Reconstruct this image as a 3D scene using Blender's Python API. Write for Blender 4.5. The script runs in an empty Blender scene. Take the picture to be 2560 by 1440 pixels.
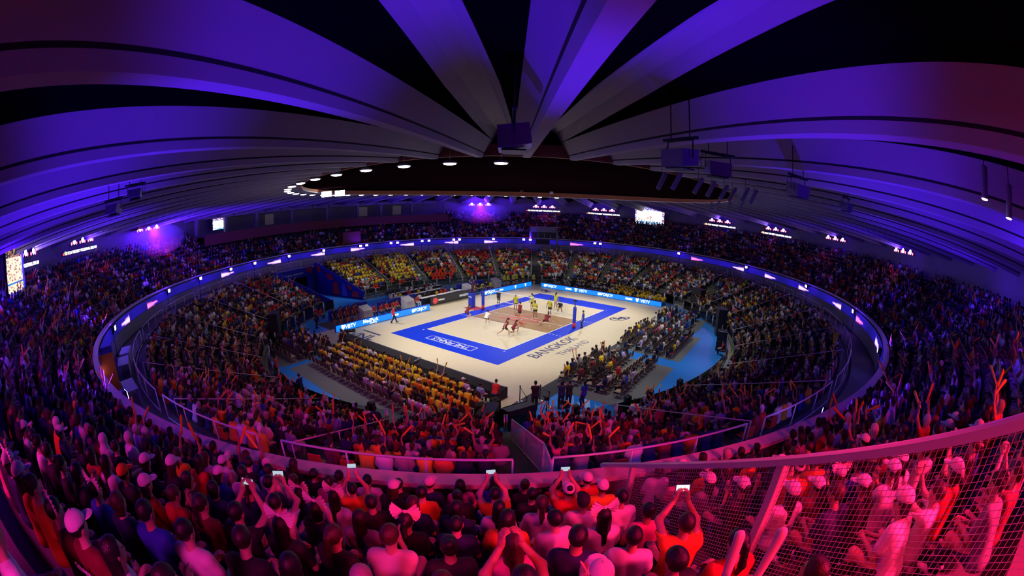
import bpy, math, random
import numpy as np
from mathutils import Vector, Matrix

rng = np.random.default_rng(11)
random.seed(11)
sc = bpy.context.scene
COL = sc.collection
PI = math.pi

# ------------------------------------------------------------------ camera
# 15 mm diagonal fisheye on a 36 mm wide frame, the lower strip of the 3:2 frame cropped away (shift)
CAM = np.array([-33.8624, -23.2704, 10.5656])
YAW, PITCH, ROLL, FPX, CYPX = 0.6326, -0.306, 0.0242, 1066.7, 853.3
_f = np.array([math.cos(PITCH)*math.cos(YAW), math.cos(PITCH)*math.sin(YAW), math.sin(PITCH)])
_r0 = np.cross(_f, [0, 0, 1]); _r0 /= np.linalg.norm(_r0); _u0 = np.cross(_r0, _f)
_r = math.cos(ROLL)*_r0 + math.sin(ROLL)*_u0
_u = -math.sin(ROLL)*_r0 + math.cos(ROLL)*_u0
cam = bpy.data.cameras.new('camera'); camo = bpy.data.objects.new('camera', cam); COL.objects.link(camo)
cam.type = 'PANO'
cam.panorama_type = 'FISHEYE_EQUISOLID'
cam.fisheye_lens = 15.0
cam.fisheye_fov = math.radians(200)
cam.sensor_fit = 'HORIZONTAL'; cam.sensor_width = 36.0
cam.shift_y = (CYPX-720.0)/1440.0
cam.clip_start = 0.05; cam.clip_end = 400
camo.matrix_world = Matrix(((_r[0], _u[0], -_f[0], CAM[0]), (_r[1], _u[1], -_f[1], CAM[1]), (_r[2], _u[2], -_f[2], CAM[2]), (0, 0, 0, 1)))
sc.camera = camo

def project(X):
    """where a world point lands in the 2560x1440 frame (used only to leave out seats nobody can see)"""
    d = np.asarray(X, float)-CAM
    x, y, z = d@_r, d@_u, d@_f
    th = np.arctan2(np.hypot(x, y), z); r = 2*FPX*np.sin(th/2); h = np.hypot(x, y)+1e-9
    return np.stack([1280+r*x/h, CYPX-r*y/h, np.linalg.norm(d, axis=-1)], -1)

# ------------------------------------------------------------------ world, exposure, large lights
w = bpy.data.worlds.new('world'); sc.world = w; w.use_nodes = True
w.node_tree.nodes['Background'].inputs[0].default_value = (0.10, 0.05, 0.3, 1)
w.node_tree.nodes['Background'].inputs[1].default_value = 0.004
sc.view_settings.view_transform = 'Standard'; sc.view_settings.look = 'None'
sc.view_settings.gamma = 1.0; sc.view_settings.use_curve_mapping = False
sc.view_settings.exposure = 0.0
sc.cycles.max_bounces = 4; sc.cycles.diffuse_bounces = 1; sc.cycles.glossy_bounces = 2
sc.cycles.transmission_bounces = 4; sc.cycles.transparent_max_bounces = 12
sc.cycles.caustics_reflective = False; sc.cycles.caustics_refractive = False
sc.cycles.sample_clamp_indirect = 4.0

def spot(name, loc, target, energy, color, angle=60, blend=0.6, radius=0.2):
    l = bpy.data.lights.new(name, 'SPOT'); l.energy = energy; l.color = color
    l.spot_size = math.radians(angle); l.spot_blend = blend; l.shadow_soft_size = radius
    o = bpy.data.objects.new(name, l); COL.objects.link(o); o.location = loc
    o.rotation_euler = (Vector(target)-Vector(loc)).to_track_quat('-Z', 'Y').to_euler()
    return o
def point(name, loc, energy, color, radius=0.15):
    l = bpy.data.lights.new(name, 'POINT'); l.energy = energy; l.color = color; l.shadow_soft_size = radius
    o = bpy.data.objects.new(name, l); COL.objects.link(o); o.location = loc
    return o

# ------------------------------------------------------------------ the oval the hall is laid out on
EA, EB, ECX, ECY = 34.12, 30.98, -1.64, 0.15
def epos(off, deg, z=0.0):
    t = math.radians(deg)
    return (ECX+(EA+off)*math.cos(t), ECY+(EB+off)*math.sin(t), z)
def efacing(off, deg):
    """heading (rotation about z for a thing whose front is +Y) that looks from the oval to the court"""
    t = math.radians(deg)
    n = np.array([math.cos(t)/(EA+off), math.sin(t)/(EB+off)]); n /= np.linalg.norm(n)
    return math.atan2(-n[1], -n[0])-PI/2
def arc_angles(off, d0, d1, step):
    """angles at even spacing along the oval"""
    t = np.radians(np.linspace(d0, d1, 721))
    x = (EA+off)*np.cos(t); y = (EB+off)*np.sin(t)
    s = np.concatenate([[0], np.cumsum(np.hypot(np.diff(x), np.diff(y)))])
    n = max(1, int(s[-1]/step)); q = (np.arange(n)+0.5)*s[-1]/n
    return np.degrees(np.interp(q, s, t))

# ------------------------------------------------------------------ materials
MATS = {}
def mat(name, col, rough=0.6, metal=0.0, var=0.0, scale=6.0, bump=0.0, bscale=40.0, emit=None, estr=0.0, alpha=1.0, trans=0.0, spec=0.5, sheen=0.0):
    if name in MATS: return MATS[name]
    m = bpy.data.materials.new(name); m.use_nodes = True
    nt = m.node_tree; b = nt.nodes['Principled BSDF']
    c = (*col, 1)
    b.inputs['Base Color'].default_value = c; b.inputs['Roughness'].default_value = rough; b.inputs['Metallic'].default_value = metal
    b.inputs['Specular IOR Level'].default_value = spec
    if trans: b.inputs['Transmission Weight'].default_value = trans
    if alpha < 1: b.inputs['Alpha'].default_value = alpha
    if var > 0 or bump > 0:
        tc = nt.nodes.new('ShaderNodeTexCoord')
    if var > 0:
        n = nt.nodes.new('ShaderNodeTexNoise'); n.inputs['Scale'].default_value = scale; n.inputs['Detail'].default_value = 4
        r = nt.nodes.new('ShaderNodeMapRange'); r.inputs['To Min'].default_value = 1-var; r.inputs['To Max'].default_value = 1+var
        mx = nt.nodes.new('ShaderNodeVectorMath'); mx.operation = 'SCALE'; mx.inputs[0].default_value = col
        nt.links.new(tc.outputs['Object'], n.inputs['Vector']); nt.links.new(n.outputs[0], r.inputs[0])
        nt.links.new(r.outputs[0], mx.inputs['Scale']); nt.links.new(mx.outputs[0], b.inputs['Base Color'])
    if bump > 0:
        n2 = nt.nodes.new('ShaderNodeTexNoise'); n2.inputs['Scale'].default_value = bscale; n2.inputs['Detail'].default_value = 3
        bp = nt.nodes.new('ShaderNodeBump'); bp.inputs['Strength'].default_value = bump; bp.inputs['Distance'].default_value = 0.02
        nt.links.new(tc.outputs['Object'], n2.inputs['Vector']); nt.links.new(n2.outputs[0], bp.inputs['Height']); nt.links.new(bp.outputs[0], b.inputs['Normal'])
    if emit:
        b.inputs['Emission Color'].default_value = (*emit, 1); b.inputs['Emission Strength'].default_value = estr
    MATS[name] = m
    return m

# ------------------------------------------------------------------ mesh helpers
def rz(a):
    c, s = math.cos(a), math.sin(a); return np.array([[c, -s, 0], [s, c, 0], [0, 0, 1.0]])
class MB:
    def __init__(s): s.V = []; s.F = []; s.MI = []; s.SM = []
    def add(s, V, F, mi=0, sm=False):
        b = len(s.V); s.V.extend([tuple(map(float, v)) for v in V])
        for f in F: s.F.append(tuple(int(i)+b for i in f)); s.MI.append(mi); s.SM.append(sm)
        return s
    def box(s, c, d, a=0.0, mi=0, bev=0.0, R=None):
        x, y, z = [q/2 for q in d]
        R = rz(a) if R is None else R
        if bev <= 0:
            V = [(sx*x, sy*y, sz*z) for sx in (-1, 1) for sy in (-1, 1) for sz in (-1, 1)]
            F = [(0, 1, 3, 2), (4, 6, 7, 5), (0, 4, 5, 1), (2, 3, 7, 6), (0, 2, 6, 4), (1, 5, 7, 3)]
        else:
            V = []; F = []
            bb = min(bev, x*.9, y*.9, z*.9)
            for k, (zz, e) in enumerate(((-z, bb), (-z+bb, 0), (z-bb, 0), (z, bb))):
                X, Y = x-e, y-e
                V += [(-X+bb, -Y, zz), (X-bb, -Y, zz), (X, -Y+bb, zz), (X, Y-bb, zz), (X-bb, Y, zz), (-X+bb, Y, zz), (-X, Y-bb, zz), (-X, -Y+bb, zz)]
            for k in range(3):
                for i in range(8):
                    j = (i+1) % 8; F.append((k*8+i, k*8+j, k*8+8+j, k*8+8+i))
            F.append(tuple(range(7, -1, -1))); F.append(tuple(range(24, 32)))
        V = (np.array(V)@R.T)+np.array(c, float)
        return s.add(V, F, mi)
    def frame(s, p0, p1):
        d = np.array(p1, float)-np.array(p0, float); L = np.linalg.norm(d); d /= max(L, 1e-9)
        a = np.array([0, 0, 1.0]) if abs(d[2]) < .9 else np.array([1.0, 0, 0])
        x = np.cross(a, d); x /= np.linalg.norm(x); return x, np.cross(d, x), d
    def cyl(s, p0, p1, r0, r1=None, n=8, mi=0, caps=True, sm=True):
        r1 = r0 if r1 is None else r1
        x, y, d = s.frame(p0, p1); p0 = np.array(p0, float); p1 = np.array(p1, float)
        V = []
        for k in range(n):
            a = 2*PI*k/n; q = x*math.cos(a)+y*math.sin(a); V.append(p0+q*r0); V.append(p1+q*r1)
        F = [(2*k, 2*((k+1) % n), 2*((k+1) % n)+1, 2*k+1) for k in range(n)]
        b = len(s.V); s.add(V, F, mi, sm)
        if caps:
            s.F.append(tuple(b+2*k for k in range(n-1, -1, -1))); s.MI.append(mi); s.SM.append(False)
            s.F.append(tuple(b+2*k+1 for k in range(n))); s.MI.append(mi); s.SM.append(False)
        return s
    def tube(s, pts, r, n=6, mi=0, closed=False, sm=True):
        pts = [np.array(p, float) for p in pts]; m = len(pts); V = []
        for i, p in enumerate(pts):
            a = pts[(i-1) % m] if (closed or i > 0) else p; c = pts[(i+1) % m] if (closed or i < m-1) else p
            x, y, d = s.frame(a, c)
            rr = r[i] if hasattr(r, '__len__') else r
            for k in range(n):
                t = 2*PI*k/n; V.append(p+(x*math.cos(t)+y*math.sin(t))*rr)
        F = []
        for i in range(m if closed else m-1):
            j = (i+1) % m
            for k in range(n): l = (k+1) % n; F.append((i*n+k, i*n+l, j*n+l, j*n+k))
        b = len(s.V); s.add(V, F, mi, sm)
        if not closed:
            s.F.append(tuple(b+k for k in range(n-1, -1, -1))); s.MI.append(mi); s.SM.append(False)
            s.F.append(tuple(b+(m-1)*n+k for k in range(n))); s.MI.append(mi); s.SM.append(False)
        return s
    def lathe(s, prof, n=16, c=(0, 0, 0), mi=0, R=None, sm=True):
        V = []
        for r, z in prof:
            for k in range(n): a = 2*PI*k/n; V.append((r*math.cos(a), r*math.sin(a), z))
        V = np.array(V)
        if R is not None: V = V@np.array(R).T
        V = V+np.array(c, float); F = []
        for i in range(len(prof)-1):
            for k in range(n): l = (k+1) % n; F.append((i*n+k, i*n+l, (i+1)*n+l, (i+1)*n+k))
        b = len(s.V); s.add(V, F, mi, sm)
        s.F.append(tuple(b+k for k in range(n-1, -1, -1))); s.MI.append(mi); s.SM.append(False)
        s.F.append(tuple(b+(len(prof)-1)*n+k for k in range(n))); s.MI.append(mi); s.SM.append(False)
        return s
    def poly(s, P, h=0.0, up=(0, 0, 1), mi=0):
        """flat polygon (list of 3d points), extruded by h along up (top keeps the point order)"""
        P = np.array(P, float); n = len(P)
        if h == 0: return s.add(P, [tuple(range(n))], mi)
        U = np.array(up, float)*h
        F = [tuple(range(n-1, -1, -1)), tuple(range(n, 2*n))]+[(i, (i+1) % n, n+(i+1) % n, n+i) for i in range(n)]
        return s.add(np.concatenate([P, P+U]), F, mi)
    def ring(s, prof, d0, d1, n, mi=0, closed=True, sm=False, capends=True):
        """sweep a cross-section [(offset, z)] along the oval from angle d0 to d1"""
        m = len(prof); full = abs(abs(d1-d0)-360) < 1e-6
        V = []
        N = n if full else n+1
        for i in range(N):
            d = d0+(d1-d0)*i/n
            for o, z in prof: V.append(epos(o, d, z))
        F = []
        for i in range(n):
            j = (i+1) % N
            for k in range(m if closed else m-1):
                l = (k+1) % m; F.append((i*m+k, j*m+k, j*m+l, i*m+l))
        b = len(s.V); s.add(V, F, mi, sm)
        if closed and capends and not full:
            s.F.append(tuple(b+k for k in range(m))); s.MI.append(mi); s.SM.append(False)
            s.F.append(tuple(b+n*m+k for k in range(m-1, -1, -1))); s.MI.append(mi); s.SM.append(False)
        return s
    def mesh(s, name):
        me = bpy.data.meshes.new(name); me.from_pydata(s.V, [], s.F)
        if any(s.MI): me.polygons.foreach_set('material_index', s.MI)
        if any(s.SM): me.polygons.foreach_set('use_smooth', s.SM)
        me.update(); return me
def T(M4):
    return Matrix([list(map(float, r)) for r in M4])
def link(name, me, mats, parent=None, loc=None, rotz=None, M=None):
    o = bpy.data.objects.new(name, me); COL.objects.link(o)
    if me is not None and mats is not None:
        mats = mats if isinstance(mats, (list, tuple)) else [mats]
        if len(me.materials) == 0:
            for m in mats: me.materials.append(m)
        else:
            for i, m in enumerate(mats):
                if i < len(me.materials) and me.materials[i] is not m:
                    o.material_slots[i].link = 'OBJECT'; o.material_slots[i].material = m
    if parent is not None: o.parent = parent
    if M is not None: o.matrix_local = M
    if loc is not None: o.location = loc
    if rotz is not None: o.rotation_euler = (0, 0, rotz)
    return o
def empty(name, loc=(0, 0, 0), rotz=0.0):
    o = bpy.data.objects.new(name, None); COL.objects.link(o); o.location = loc; o.rotation_euler = (0, 0, rotz); o.empty_display_size = .2
    return o
def tag(o, label, cat=None, group=None, kind=None):
    if label: o['label'] = label
    if cat: o['category'] = cat
    if group: o['group'] = group
    if kind: o['kind'] = kind
    return o
def struct(o, label): o['kind'] = 'structure'; o['label'] = label; return o
ORD = ['first', 'second', 'third', 'fourth', 'fifth', 'sixth', 'seventh', 'eighth', 'ninth', 'tenth', 'eleventh', 'twelfth', 'thirteenth', 'fourteenth', 'fifteenth', 'sixteenth', 'seventeenth', 'eighteenth', 'nineteenth', 'twentieth']
TENS = {2: 'twenty', 3: 'thirty', 4: 'forty', 5: 'fifty', 6: 'sixty', 7: 'seventy', 8: 'eighty', 9: 'ninety'}
def ordw(n):
    if n <= 20: return ORD[n-1]
    t, u = divmod(n, 10)
    return TENS[t]+('-'+ORD[u-1] if u else '') if u else {20: 'twentieth', 30: 'thirtieth', 40: 'fortieth', 50: 'fiftieth', 60: 'sixtieth', 70: 'seventieth', 80: 'eightieth', 90: 'ninetieth'}[n]
_tx = {}
def text_mesh(s, size=1.0, ext=0.0, weight=0.0, align='CENTER', shear=0.0):
    key = (s, size, ext, weight, align, shear)
    if key in _tx: return _tx[key]
    cu = bpy.data.curves.new('t', 'FONT'); cu.body = s; cu.size = size; cu.extrude = ext; cu.offset = weight; cu.align_x = align; cu.align_y = 'CENTER'; cu.resolution_u = 3; cu.shear = shear
    o = bpy.data.objects.new('t', cu); COL.objects.link(o)
    dg = bpy.context.evaluated_depsgraph_get()
    me = bpy.data.meshes.new_from_object(o.evaluated_get(dg))
    bpy.data.objects.remove(o); bpy.data.curves.remove(cu)
    me.materials.clear(); _tx[key] = me
    return me
def text(name, s, m, parent, M, size=1.0, ext=0.0, weight=0.0, align='CENTER', shear=0.0):
    me = text_mesh(s, size, ext, weight, align, shear)
    return link(name, me, m, parent, M=M)
def axes(o, x, y, z=None):
    x = np.array(x, float); y = np.array(y, float); x = x/np.linalg.norm(x); y = y/np.linalg.norm(y); z = np.cross(x, y)
    return Matrix(((x[0], y[0], z[0], o[0]), (x[1], y[1], z[1], o[1]), (x[2], y[2], z[2], o[2]), (0, 0, 0, 1)))
# ------------------------------------------------------------------ people: smooth implicit bodies turned into meshes
def nets(f, org, h):
    """surface nets on a regular grid -> vertices, quads"""
    s = f < 0
    nx, ny, nz = f.shape
    cs = np.zeros((nx-1, ny-1, nz-1), np.int8)
    for dx in (0, 1):
        for dy in (0, 1):
            for dz in (0, 1): cs += s[dx:nx-1+dx, dy:ny-1+dy, dz:nz-1+dz]
    act = (cs > 0) & (cs < 8)
    idx = -np.ones(act.shape, np.int64); ii = np.argwhere(act); idx[act] = np.arange(len(ii))
    acc = np.zeros((len(ii), 3)); cnt = np.zeros(len(ii))
    C = [(a, b, c) for a in (0, 1) for b in (0, 1) for c in (0, 1)]
    for a in C:
        for k in range(3):
            if a[k]: continue
            b = list(a); b[k] = 1
            fa = f[ii[:, 0]+a[0], ii[:, 1]+a[1], ii[:, 2]+a[2]]; fb = f[ii[:, 0]+b[0], ii[:, 1]+b[1], ii[:, 2]+b[2]]
            m = (fa < 0) != (fb < 0); t = np.where(m, fa/np.where(np.abs(fa-fb) < 1e-12, 1, fa-fb), 0)
            p = np.tile(np.array(a, float), (len(ii), 1)); p[:, k] += t
            acc[m] += p[m]; cnt[m] += 1
    V = org+(ii+acc/cnt[:, None])*h
    Q = []
    for k in range(3):
        sl0 = [slice(1, -1)]*3; sl0[k] = slice(0, -1); sl1 = [slice(1, -1)]*3; sl1[k] = slice(1, None)
        A, B = s[tuple(sl0)], s[tuple(sl1)]
        e = np.argwhere(A != B); up = A[A != B]
        base = e+1; base[:, k] -= 1
        i, j = (k+1) % 3, (k+2) % 3
        def cell(di, dj):
            q = base.copy(); q[:, i] -= di; q[:, j] -= dj; return idx[q[:, 0], q[:, 1], q[:, 2]]
        q = np.stack([cell(1, 1), cell(0, 1), cell(0, 0), cell(1, 0)], 1)
        q[~up] = q[~up][:, ::-1]
        Q.append(q)
    Q = np.concatenate(Q); Q = Q[(Q >= 0).all(1)]
    return V, Q
def smin(a, b, k):
    h = np.clip(.5+.5*(b-a)/k, 0, 1); return b*(1-h)+a*h-k*h*(1-h)
def sdf(P, prims, k=.03):
    d = None
    for p in prims:
        if p[0] == 'c':
            a, b = np.array(p[1]), np.array(p[2]); ab = b-a; t = np.clip(((P-a)@ab)/max(ab@ab, 1e-9), 0, 1)
            q = np.linalg.norm(P-a-t[..., None]*ab, axis=-1)-(p[3]+(p[4]-p[3])*t)
        elif p[0] == 'e':
            L = (P-np.array(p[1]))
            if len(p) > 3: L = L@np.array(p[3])
            r = np.array(p[2]); n0 = np.linalg.norm(L/r, axis=-1); n1 = np.linalg.norm(L/(r*r), axis=-1)
            q = n0*(n0-1)/np.maximum(n1, 1e-9)
        elif p[0] == 'cut':
            d = np.maximum(d, (P-np.array(p[1]))@np.array(p[2])); continue
        d = q if d is None else smin(d, q, k)
    return d
def grid(lo, hi, h):
    ax = [np.arange(lo[i], hi[i]+h, h) for i in range(3)]
    return np.stack(np.meshgrid(*ax, indexing='ij'), -1)
def bounds(prims, pad):
    pts = []
    for p in prims:
        if p[0] == 'c': pts += [np.array(p[1])-p[3], np.array(p[1])+p[3], np.array(p[2])-p[4], np.array(p[2])+p[4]]
        elif p[0] == 'e': m = max(p[2]); pts += [np.array(p[1])-m, np.array(p[1])+m]
    pts = np.array(pts); return pts.min(0)-pad, pts.max(0)+pad
def implicit(prims, h, k=.03):
    lo, hi = bounds(prims, 2.5*h); P = grid(lo, hi, h)
    return nets(sdf(P, prims, k), lo, h)
def np_mesh(name, parts, smooth=True):
    """parts: list of (V, Q, material index array or int)"""
    VV = []; QQ = []; MM = []; b = 0
    for V, Q, m in parts:
        VV.append(V); QQ.append(np.asarray(Q)+b); b += len(V); MM.append(np.full(len(Q), m, np.int32) if np.isscalar(m) else m)
    V = np.concatenate(VV); Q = np.concatenate(QQ); M = np.concatenate(MM)
    me = bpy.data.meshes.new(name)
    n = Q.shape[1]
    me.vertices.add(len(V)); me.vertices.foreach_set('co', V.astype(np.float32).ravel())
    me.loops.add(len(Q)*n); me.loops.foreach_set('vertex_index', Q.astype(np.int32).ravel())
    me.polygons.add(len(Q)); me.polygons.foreach_set('loop_start', np.arange(0, len(Q)*n, n, dtype=np.int32)); me.polygons.foreach_set('loop_total', np.full(len(Q), n, np.int32))
    me.polygons.foreach_set('material_index', M.astype(np.int32)); me.polygons.foreach_set('use_smooth', np.full(len(Q), smooth))
    me.update(calc_edges=True); me.validate()
    return me

def unit(v): v = np.array(v, float); return v/max(np.linalg.norm(v), 1e-9)
def ik(a, t, l1, l2, hint):
    a = np.array(a, float); t = np.array(t, float); d = t-a; D = np.linalg.norm(d)
    if D > (l1+l2)*.995: t = a+d/D*(l1+l2)*.995; d = t-a; D = np.linalg.norm(d)
    x = (l1*l1-l2*l2+D*D)/(2*D); y = math.sqrt(max(l1*l1-x*x, 0)); u = d/D
    h = np.array(hint, float); h = h-u*(h@u); h = unit(h)
    return a+u*x+h*y, t
def pose(pel=(0, 0, .92), lean=0, side=0, twist=0, hl=(-.25, .05, .8), hr=(.25, .05, .8), fl=(-.1, .03, .07), fr=(.1, .03, .07), el=(-.6, -1, -.2), er=(.6, -1, -.2), kl=(-.1, 1, .1), kr=(.1, 1, .1), hp=0, hy=0, torso=.47, tl=None, tr=None, gl=.35, gr=.35, dl=None, dr=None):
    """joints of one figure facing +Y; hands and feet are targets, elbows and knees bend towards their hints"""
    p = np.array(pel, float); a = math.radians(lean); b = math.radians(side)
    up = unit((math.sin(b), math.sin(a)*math.cos(b), math.cos(a)*math.cos(b)))
    tw = math.radians(twist); rt = unit(np.array([math.cos(tw), math.sin(tw), 0])-up*(up@np.array([math.cos(tw), math.sin(tw), 0]))); fw = np.cross(up, rt)
    J = {'pel': p, 'up': up, 'rt': rt, 'fw': fw}
    ch = p+up*torso; J['ch'] = ch
    J['shl'] = ch-rt*.165-up*.035; J['shr'] = ch+rt*.165-up*.035
    J['hipl'] = p+np.array([-.085, 0, -.03]); J['hipr'] = p+np.array([.085, 0, -.03])
    hyr, hpr = math.radians(hy), math.radians(hp)
    hf = unit(fw*math.cos(hyr)-rt*math.sin(hyr)); hu = unit(up*.4+np.array([0, 0, .8])); hf = unit(hf-hu*(hf@hu))
    hf2 = unit(hf*math.cos(hpr)-hu*math.sin(hpr)); hu2 = np.cross(np.cross(hf2, hu), hf2); hu2 = unit(hu2)
    J['hf'], J['hu'] = hf2, hu2; J['hr'] = np.cross(hf2, hu2)
    J['nk'] = ch+up*.035; J['hd'] = ch+up*.095+hu2*.105+hf2*.025
    J['ell'], J['wl'] = ik(J['shl'], hl, .285, .255, el); J['elr'], J['wr'] = ik(J['shr'], hr, .285, .255, er)
    J['knl'], J['anl'] = ik(J['hipl'], fl, .43, .42, kl); J['knr'], J['anr'] = ik(J['hipr'], fr, .43, .42, kr)
    J['tol'] = J['anl']+np.array(tl if tl is not None else (-.03, .17, -.035)); J['tor'] = J['anr']+np.array(tr if tr is not None else (.03, .17, -.035))
    J['gl'], J['gr'] = gl, gr
    J['dl'] = unit(dl) if dl is not None else unit(J['wl']-J['ell']); J['dr'] = unit(dr) if dr is not None else unit(J['wr']-J['elr'])
    return J
def head_frame(J):
    h, r, f, u = J['hd'], J['hr'], J['hf'], J['hu']
    return Matrix(((r[0], f[0], u[0], h[0]), (r[1], f[1], u[1], h[1]), (r[2], f[2], u[2], h[2]), (0, 0, 0, 1)))
def hand_prims(J, s):
    """palm and five bent fingers; s = 'l' or 'r'; g = how far the fingers close"""
    wv = J['w'+s]; d = J['d'+s]; g = J['g'+s]
    inward = -J['rt'] if s == 'r' else J['rt']
    n = unit(inward*.75+np.array([0, 0, -.35])+J['fw']*.1); n = unit(n-d*(n@d))      # palm normal
    t = np.cross(d, n)*(1 if s == 'r' else -1)
    if t@(J['fw']+np.array([0, 0, .5])) < 0: t = -t                                   # thumb side forwards/up
    out = [('c', wv, wv+d*.035, .026, .03), ('c', wv+d*.045+t*.022, wv+d*.085+t*.024, .017, .016), ('c', wv+d*.045-t*.022, wv+d*.08-t*.022, .017, .015), ('c', wv+d*.04, wv+d*.088, .018, .016)]
    for i, (o, L) in enumerate(((.030, .068), (.010, .077), (-.010, .072), (-.029, .056))):
        b = wv+d*.088+t*o; a1 = g*1.1
        q1 = b+(d*math.cos(a1)+n*math.sin(a1))*L*.45; a2 = g*2.4
        q2 = q1+(d*math.cos(a2)+n*math.sin(a2))*L*.32; a3 = g*3.2
        q3 = q2+(d*math.cos(a3)+n*math.sin(a3))*L*.25
        out += [('c', b, q1, .0095, .009), ('c', q1, q2, .009, .008), ('c', q2, q3, .008, .007)]
    b = wv+d*.03+t*.03; q1 = b+(d*.7+t*.6+n*.25)*.04; q2 = q1+(d*.9+t*.05+n*.5)*.034
    out += [('c', b, q1, .012, .0105), ('c', q1, q2, .010, .008)]
    return out
def body_prims(J, fat=0.0, lod=0):
    rt, up, fw = J['rt'], J['up'], J['fw']; p, ch = J['pel'], J['ch']; a = .006 if lod else 0
    hd, hf, hu, hr = J['hd'], J['hf'], J['hu'], J['hr']; R = np.stack([hr, hf, hu], 1)
    B = [('c', p-rt*.07, p+rt*.07, .105+fat, .105+fat), ('c', p+up*.08-rt*.055, ch-up*.12-rt*.085, .095+fat, .092+fat), ('c', p+up*.08+rt*.055, ch-up*.12+rt*.085, .095+fat, .092+fat),
         ('c', J['shl']+rt*.03-up*.005, J['shr']-rt*.03-up*.005, .068, .068), ('c', ch-up*.02, J['hd']-hu*.07, .056, .05),
         ('e', hd+hu*.012-hf*.008, (.073, .092, .1), R), ('e', hd+hf*.026-hu*.052, (.054, .06, .062), R)]
    if not lod:
        B += [('c', hd+hf*.082+hu*.004, hd+hf*.1-hu*.028, .007, .013), ('e', hd+hr*.073-hf*.004-hu*.012, (.012, .02, .03), R), ('e', hd-hr*.073-hf*.004-hu*.012, (.012, .02, .03), R)]
    for s in 'lr':
        B += [('c', J['sh'+s], J['el'+s], .05+a, .041+a), ('c', J['el'+s], J['w'+s], .04+a, .027+a), ('c', J['hip'+s], J['kn'+s], .088+fat*.6, .058), ('c', J['kn'+s], J['an'+s]*.55+J['kn'+s]*.45, .056, .057), ('c', J['an'+s]*.55+J['kn'+s]*.45, J['an'+s], .057, .037)]
        if lod: B += [('c', J['w'+s], J['w'+s]+J['d'+s]*.11, .036, .03)]
    return B
def shirt_prims(J, fat=0.0, sleeve=.62, g=.014, low=.1):
    rt, up = J['rt'], J['up']; p, ch = J['pel'], J['ch']
    B = [('c', p-rt*.07-up*.02, p+rt*.07-up*.02, .125+fat+g, .125+fat+g), ('c', p+up*.08-rt*.055, ch-up*.12-rt*.085, .104+fat+g, .093+fat+g), ('c', p+up*.08+rt*.055, ch-up*.12+rt*.085, .104+fat+g, .093+fat+g),
         ('c', J['shl']+rt*.03-up*.005, J['shr']-rt*.03-up*.005, .07+g, .07+g)]
    for s in 'lr':
        if sleeve > 0:
            e = J['sh'+s]+(J['el'+s]-J['sh'+s])*min(sleeve, 1); B += [('c', J['sh'+s], e, .054+g, .053+g*1.3)]
            if sleeve > 1: B += [('c', J['el'+s], J['el'+s]+(J['w'+s]-J['el'+s])*(sleeve-1), .044+g, .034+g)]
    for s in 'lr':
        if 0 < sleeve <= 1:
            e = J['sh'+s]+(J['el'+s]-J['sh'+s])*sleeve
    B += [('cut', p-up*low, -up), ('cut', ch+up*.045, unit(up*1.0+J['fw']*.25))]
    return B
def trouser_prims(J, fat=0.0, length=1.9, g=.012):
    rt, up = J['rt'], J['up']; p = J['pel']
    B = [('c', p-rt*.07, p+rt*.07, .106+fat+g, .106+fat+g), ('c', p+up*.06-rt*.05, p+up*.06+rt*.05, .1+fat+g, .1+fat+g)]
    for s in 'lr':
        k = min(length, 1.0); e = J['hip'+s]+(J['kn'+s]-J['hip'+s])*k
        B += [('c', J['hip'+s], e, .09+fat*.6+g, .06+(1-k)*.03+g)]
        if length > 1: B += [('c', J['kn'+s], J['kn'+s]+(J['an'+s]-J['kn'+s])*(length-1), .06+g, .05+g)]
    B += [('cut', p+up*.06, up)]
    return B
def shoe_prims(J):
    B = []
    for s in 'lr':
        a, t = J['an'+s], J['to'+s]; h = unit(np.array([t[0]-a[0], t[1]-a[1], 0])); sole = min(a[2]-.07, t[2]-.035)
        f = t-a; B += [('c', a-h*.03-np.array([0, 0, .03]), a+f*.55-np.array([0, 0, .012]), .038, .04), ('c', a+f*.55-np.array([0, 0, .012]), t, .04, .032)]
    return B
HAIR = {}
def hair_mesh(kind):
    if kind in HAIR: return HAIR[kind]
    e = [('e', (0, -.008, .022), (.085, .104, .107))]
    if kind == 'short': pr = e+[('cut', (0, .02, -.012), unit((0, .62, -.78)))]
    elif kind == 'bob': pr = e+[('c', (-.05, -.03, -.02), (-.052, -.035, -.1), .045, .04), ('c', (.05, -.03, -.02), (.052, -.035, -.1), .045, .04), ('c', (0, -.055, 0), (0, -.06, -.1), .05, .045), ('cut', (0, .03, -.01), unit((0, .75, -.45)))]
    elif kind == 'long': pr = e+[('c', (-.045, -.04, -.02), (-.06, -.07, -.3), .045, .035), ('c', (.045, -.04, -.02), (.06, -.07, -.3), .045, .035), ('c', (0, -.055, 0), (0, -.095, -.34), .055, .05), ('cut', (0, .03, -.01), unit((0, .8, -.3)))]
    elif kind == 'tail': pr = e+[('cut', (0, .02, -.012), unit((0, .62, -.78))), ('e', (0, -.105, .045), (.032, .03, .032)), ('c', (0, -.11, .04), (0, -.15, -.12), .032, .034), ('c', (0, -.15, -.12), (0, -.135, -.24), .034, .016)]
    elif kind == 'bun': pr = e+[('cut', (0, .02, -.012), unit((0, .62, -.78))), ('e', (0, -.075, .1), (.048, .048, .042))]
    elif kind == 'bald': pr = [('e', (0, -.012, .012), (.079, .097, .1)), ('cut', (0, .0, .01), unit((0, .75, -.66)))]
    elif kind == 'hijab': pr = [('e', (0, -.01, .02), (.093, .112, .115)), ('c', (0, -.03, -.08), (0, -.04, -.17), .09, .125), ('cut', (0, .075, 0), unit((0, 1, 0)))]
    V, Q = implicit(pr, .0125, .02)
    HAIR[kind] = np_mesh('hair', [(V, Q, 0)])
    return HAIR[kind]
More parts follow.
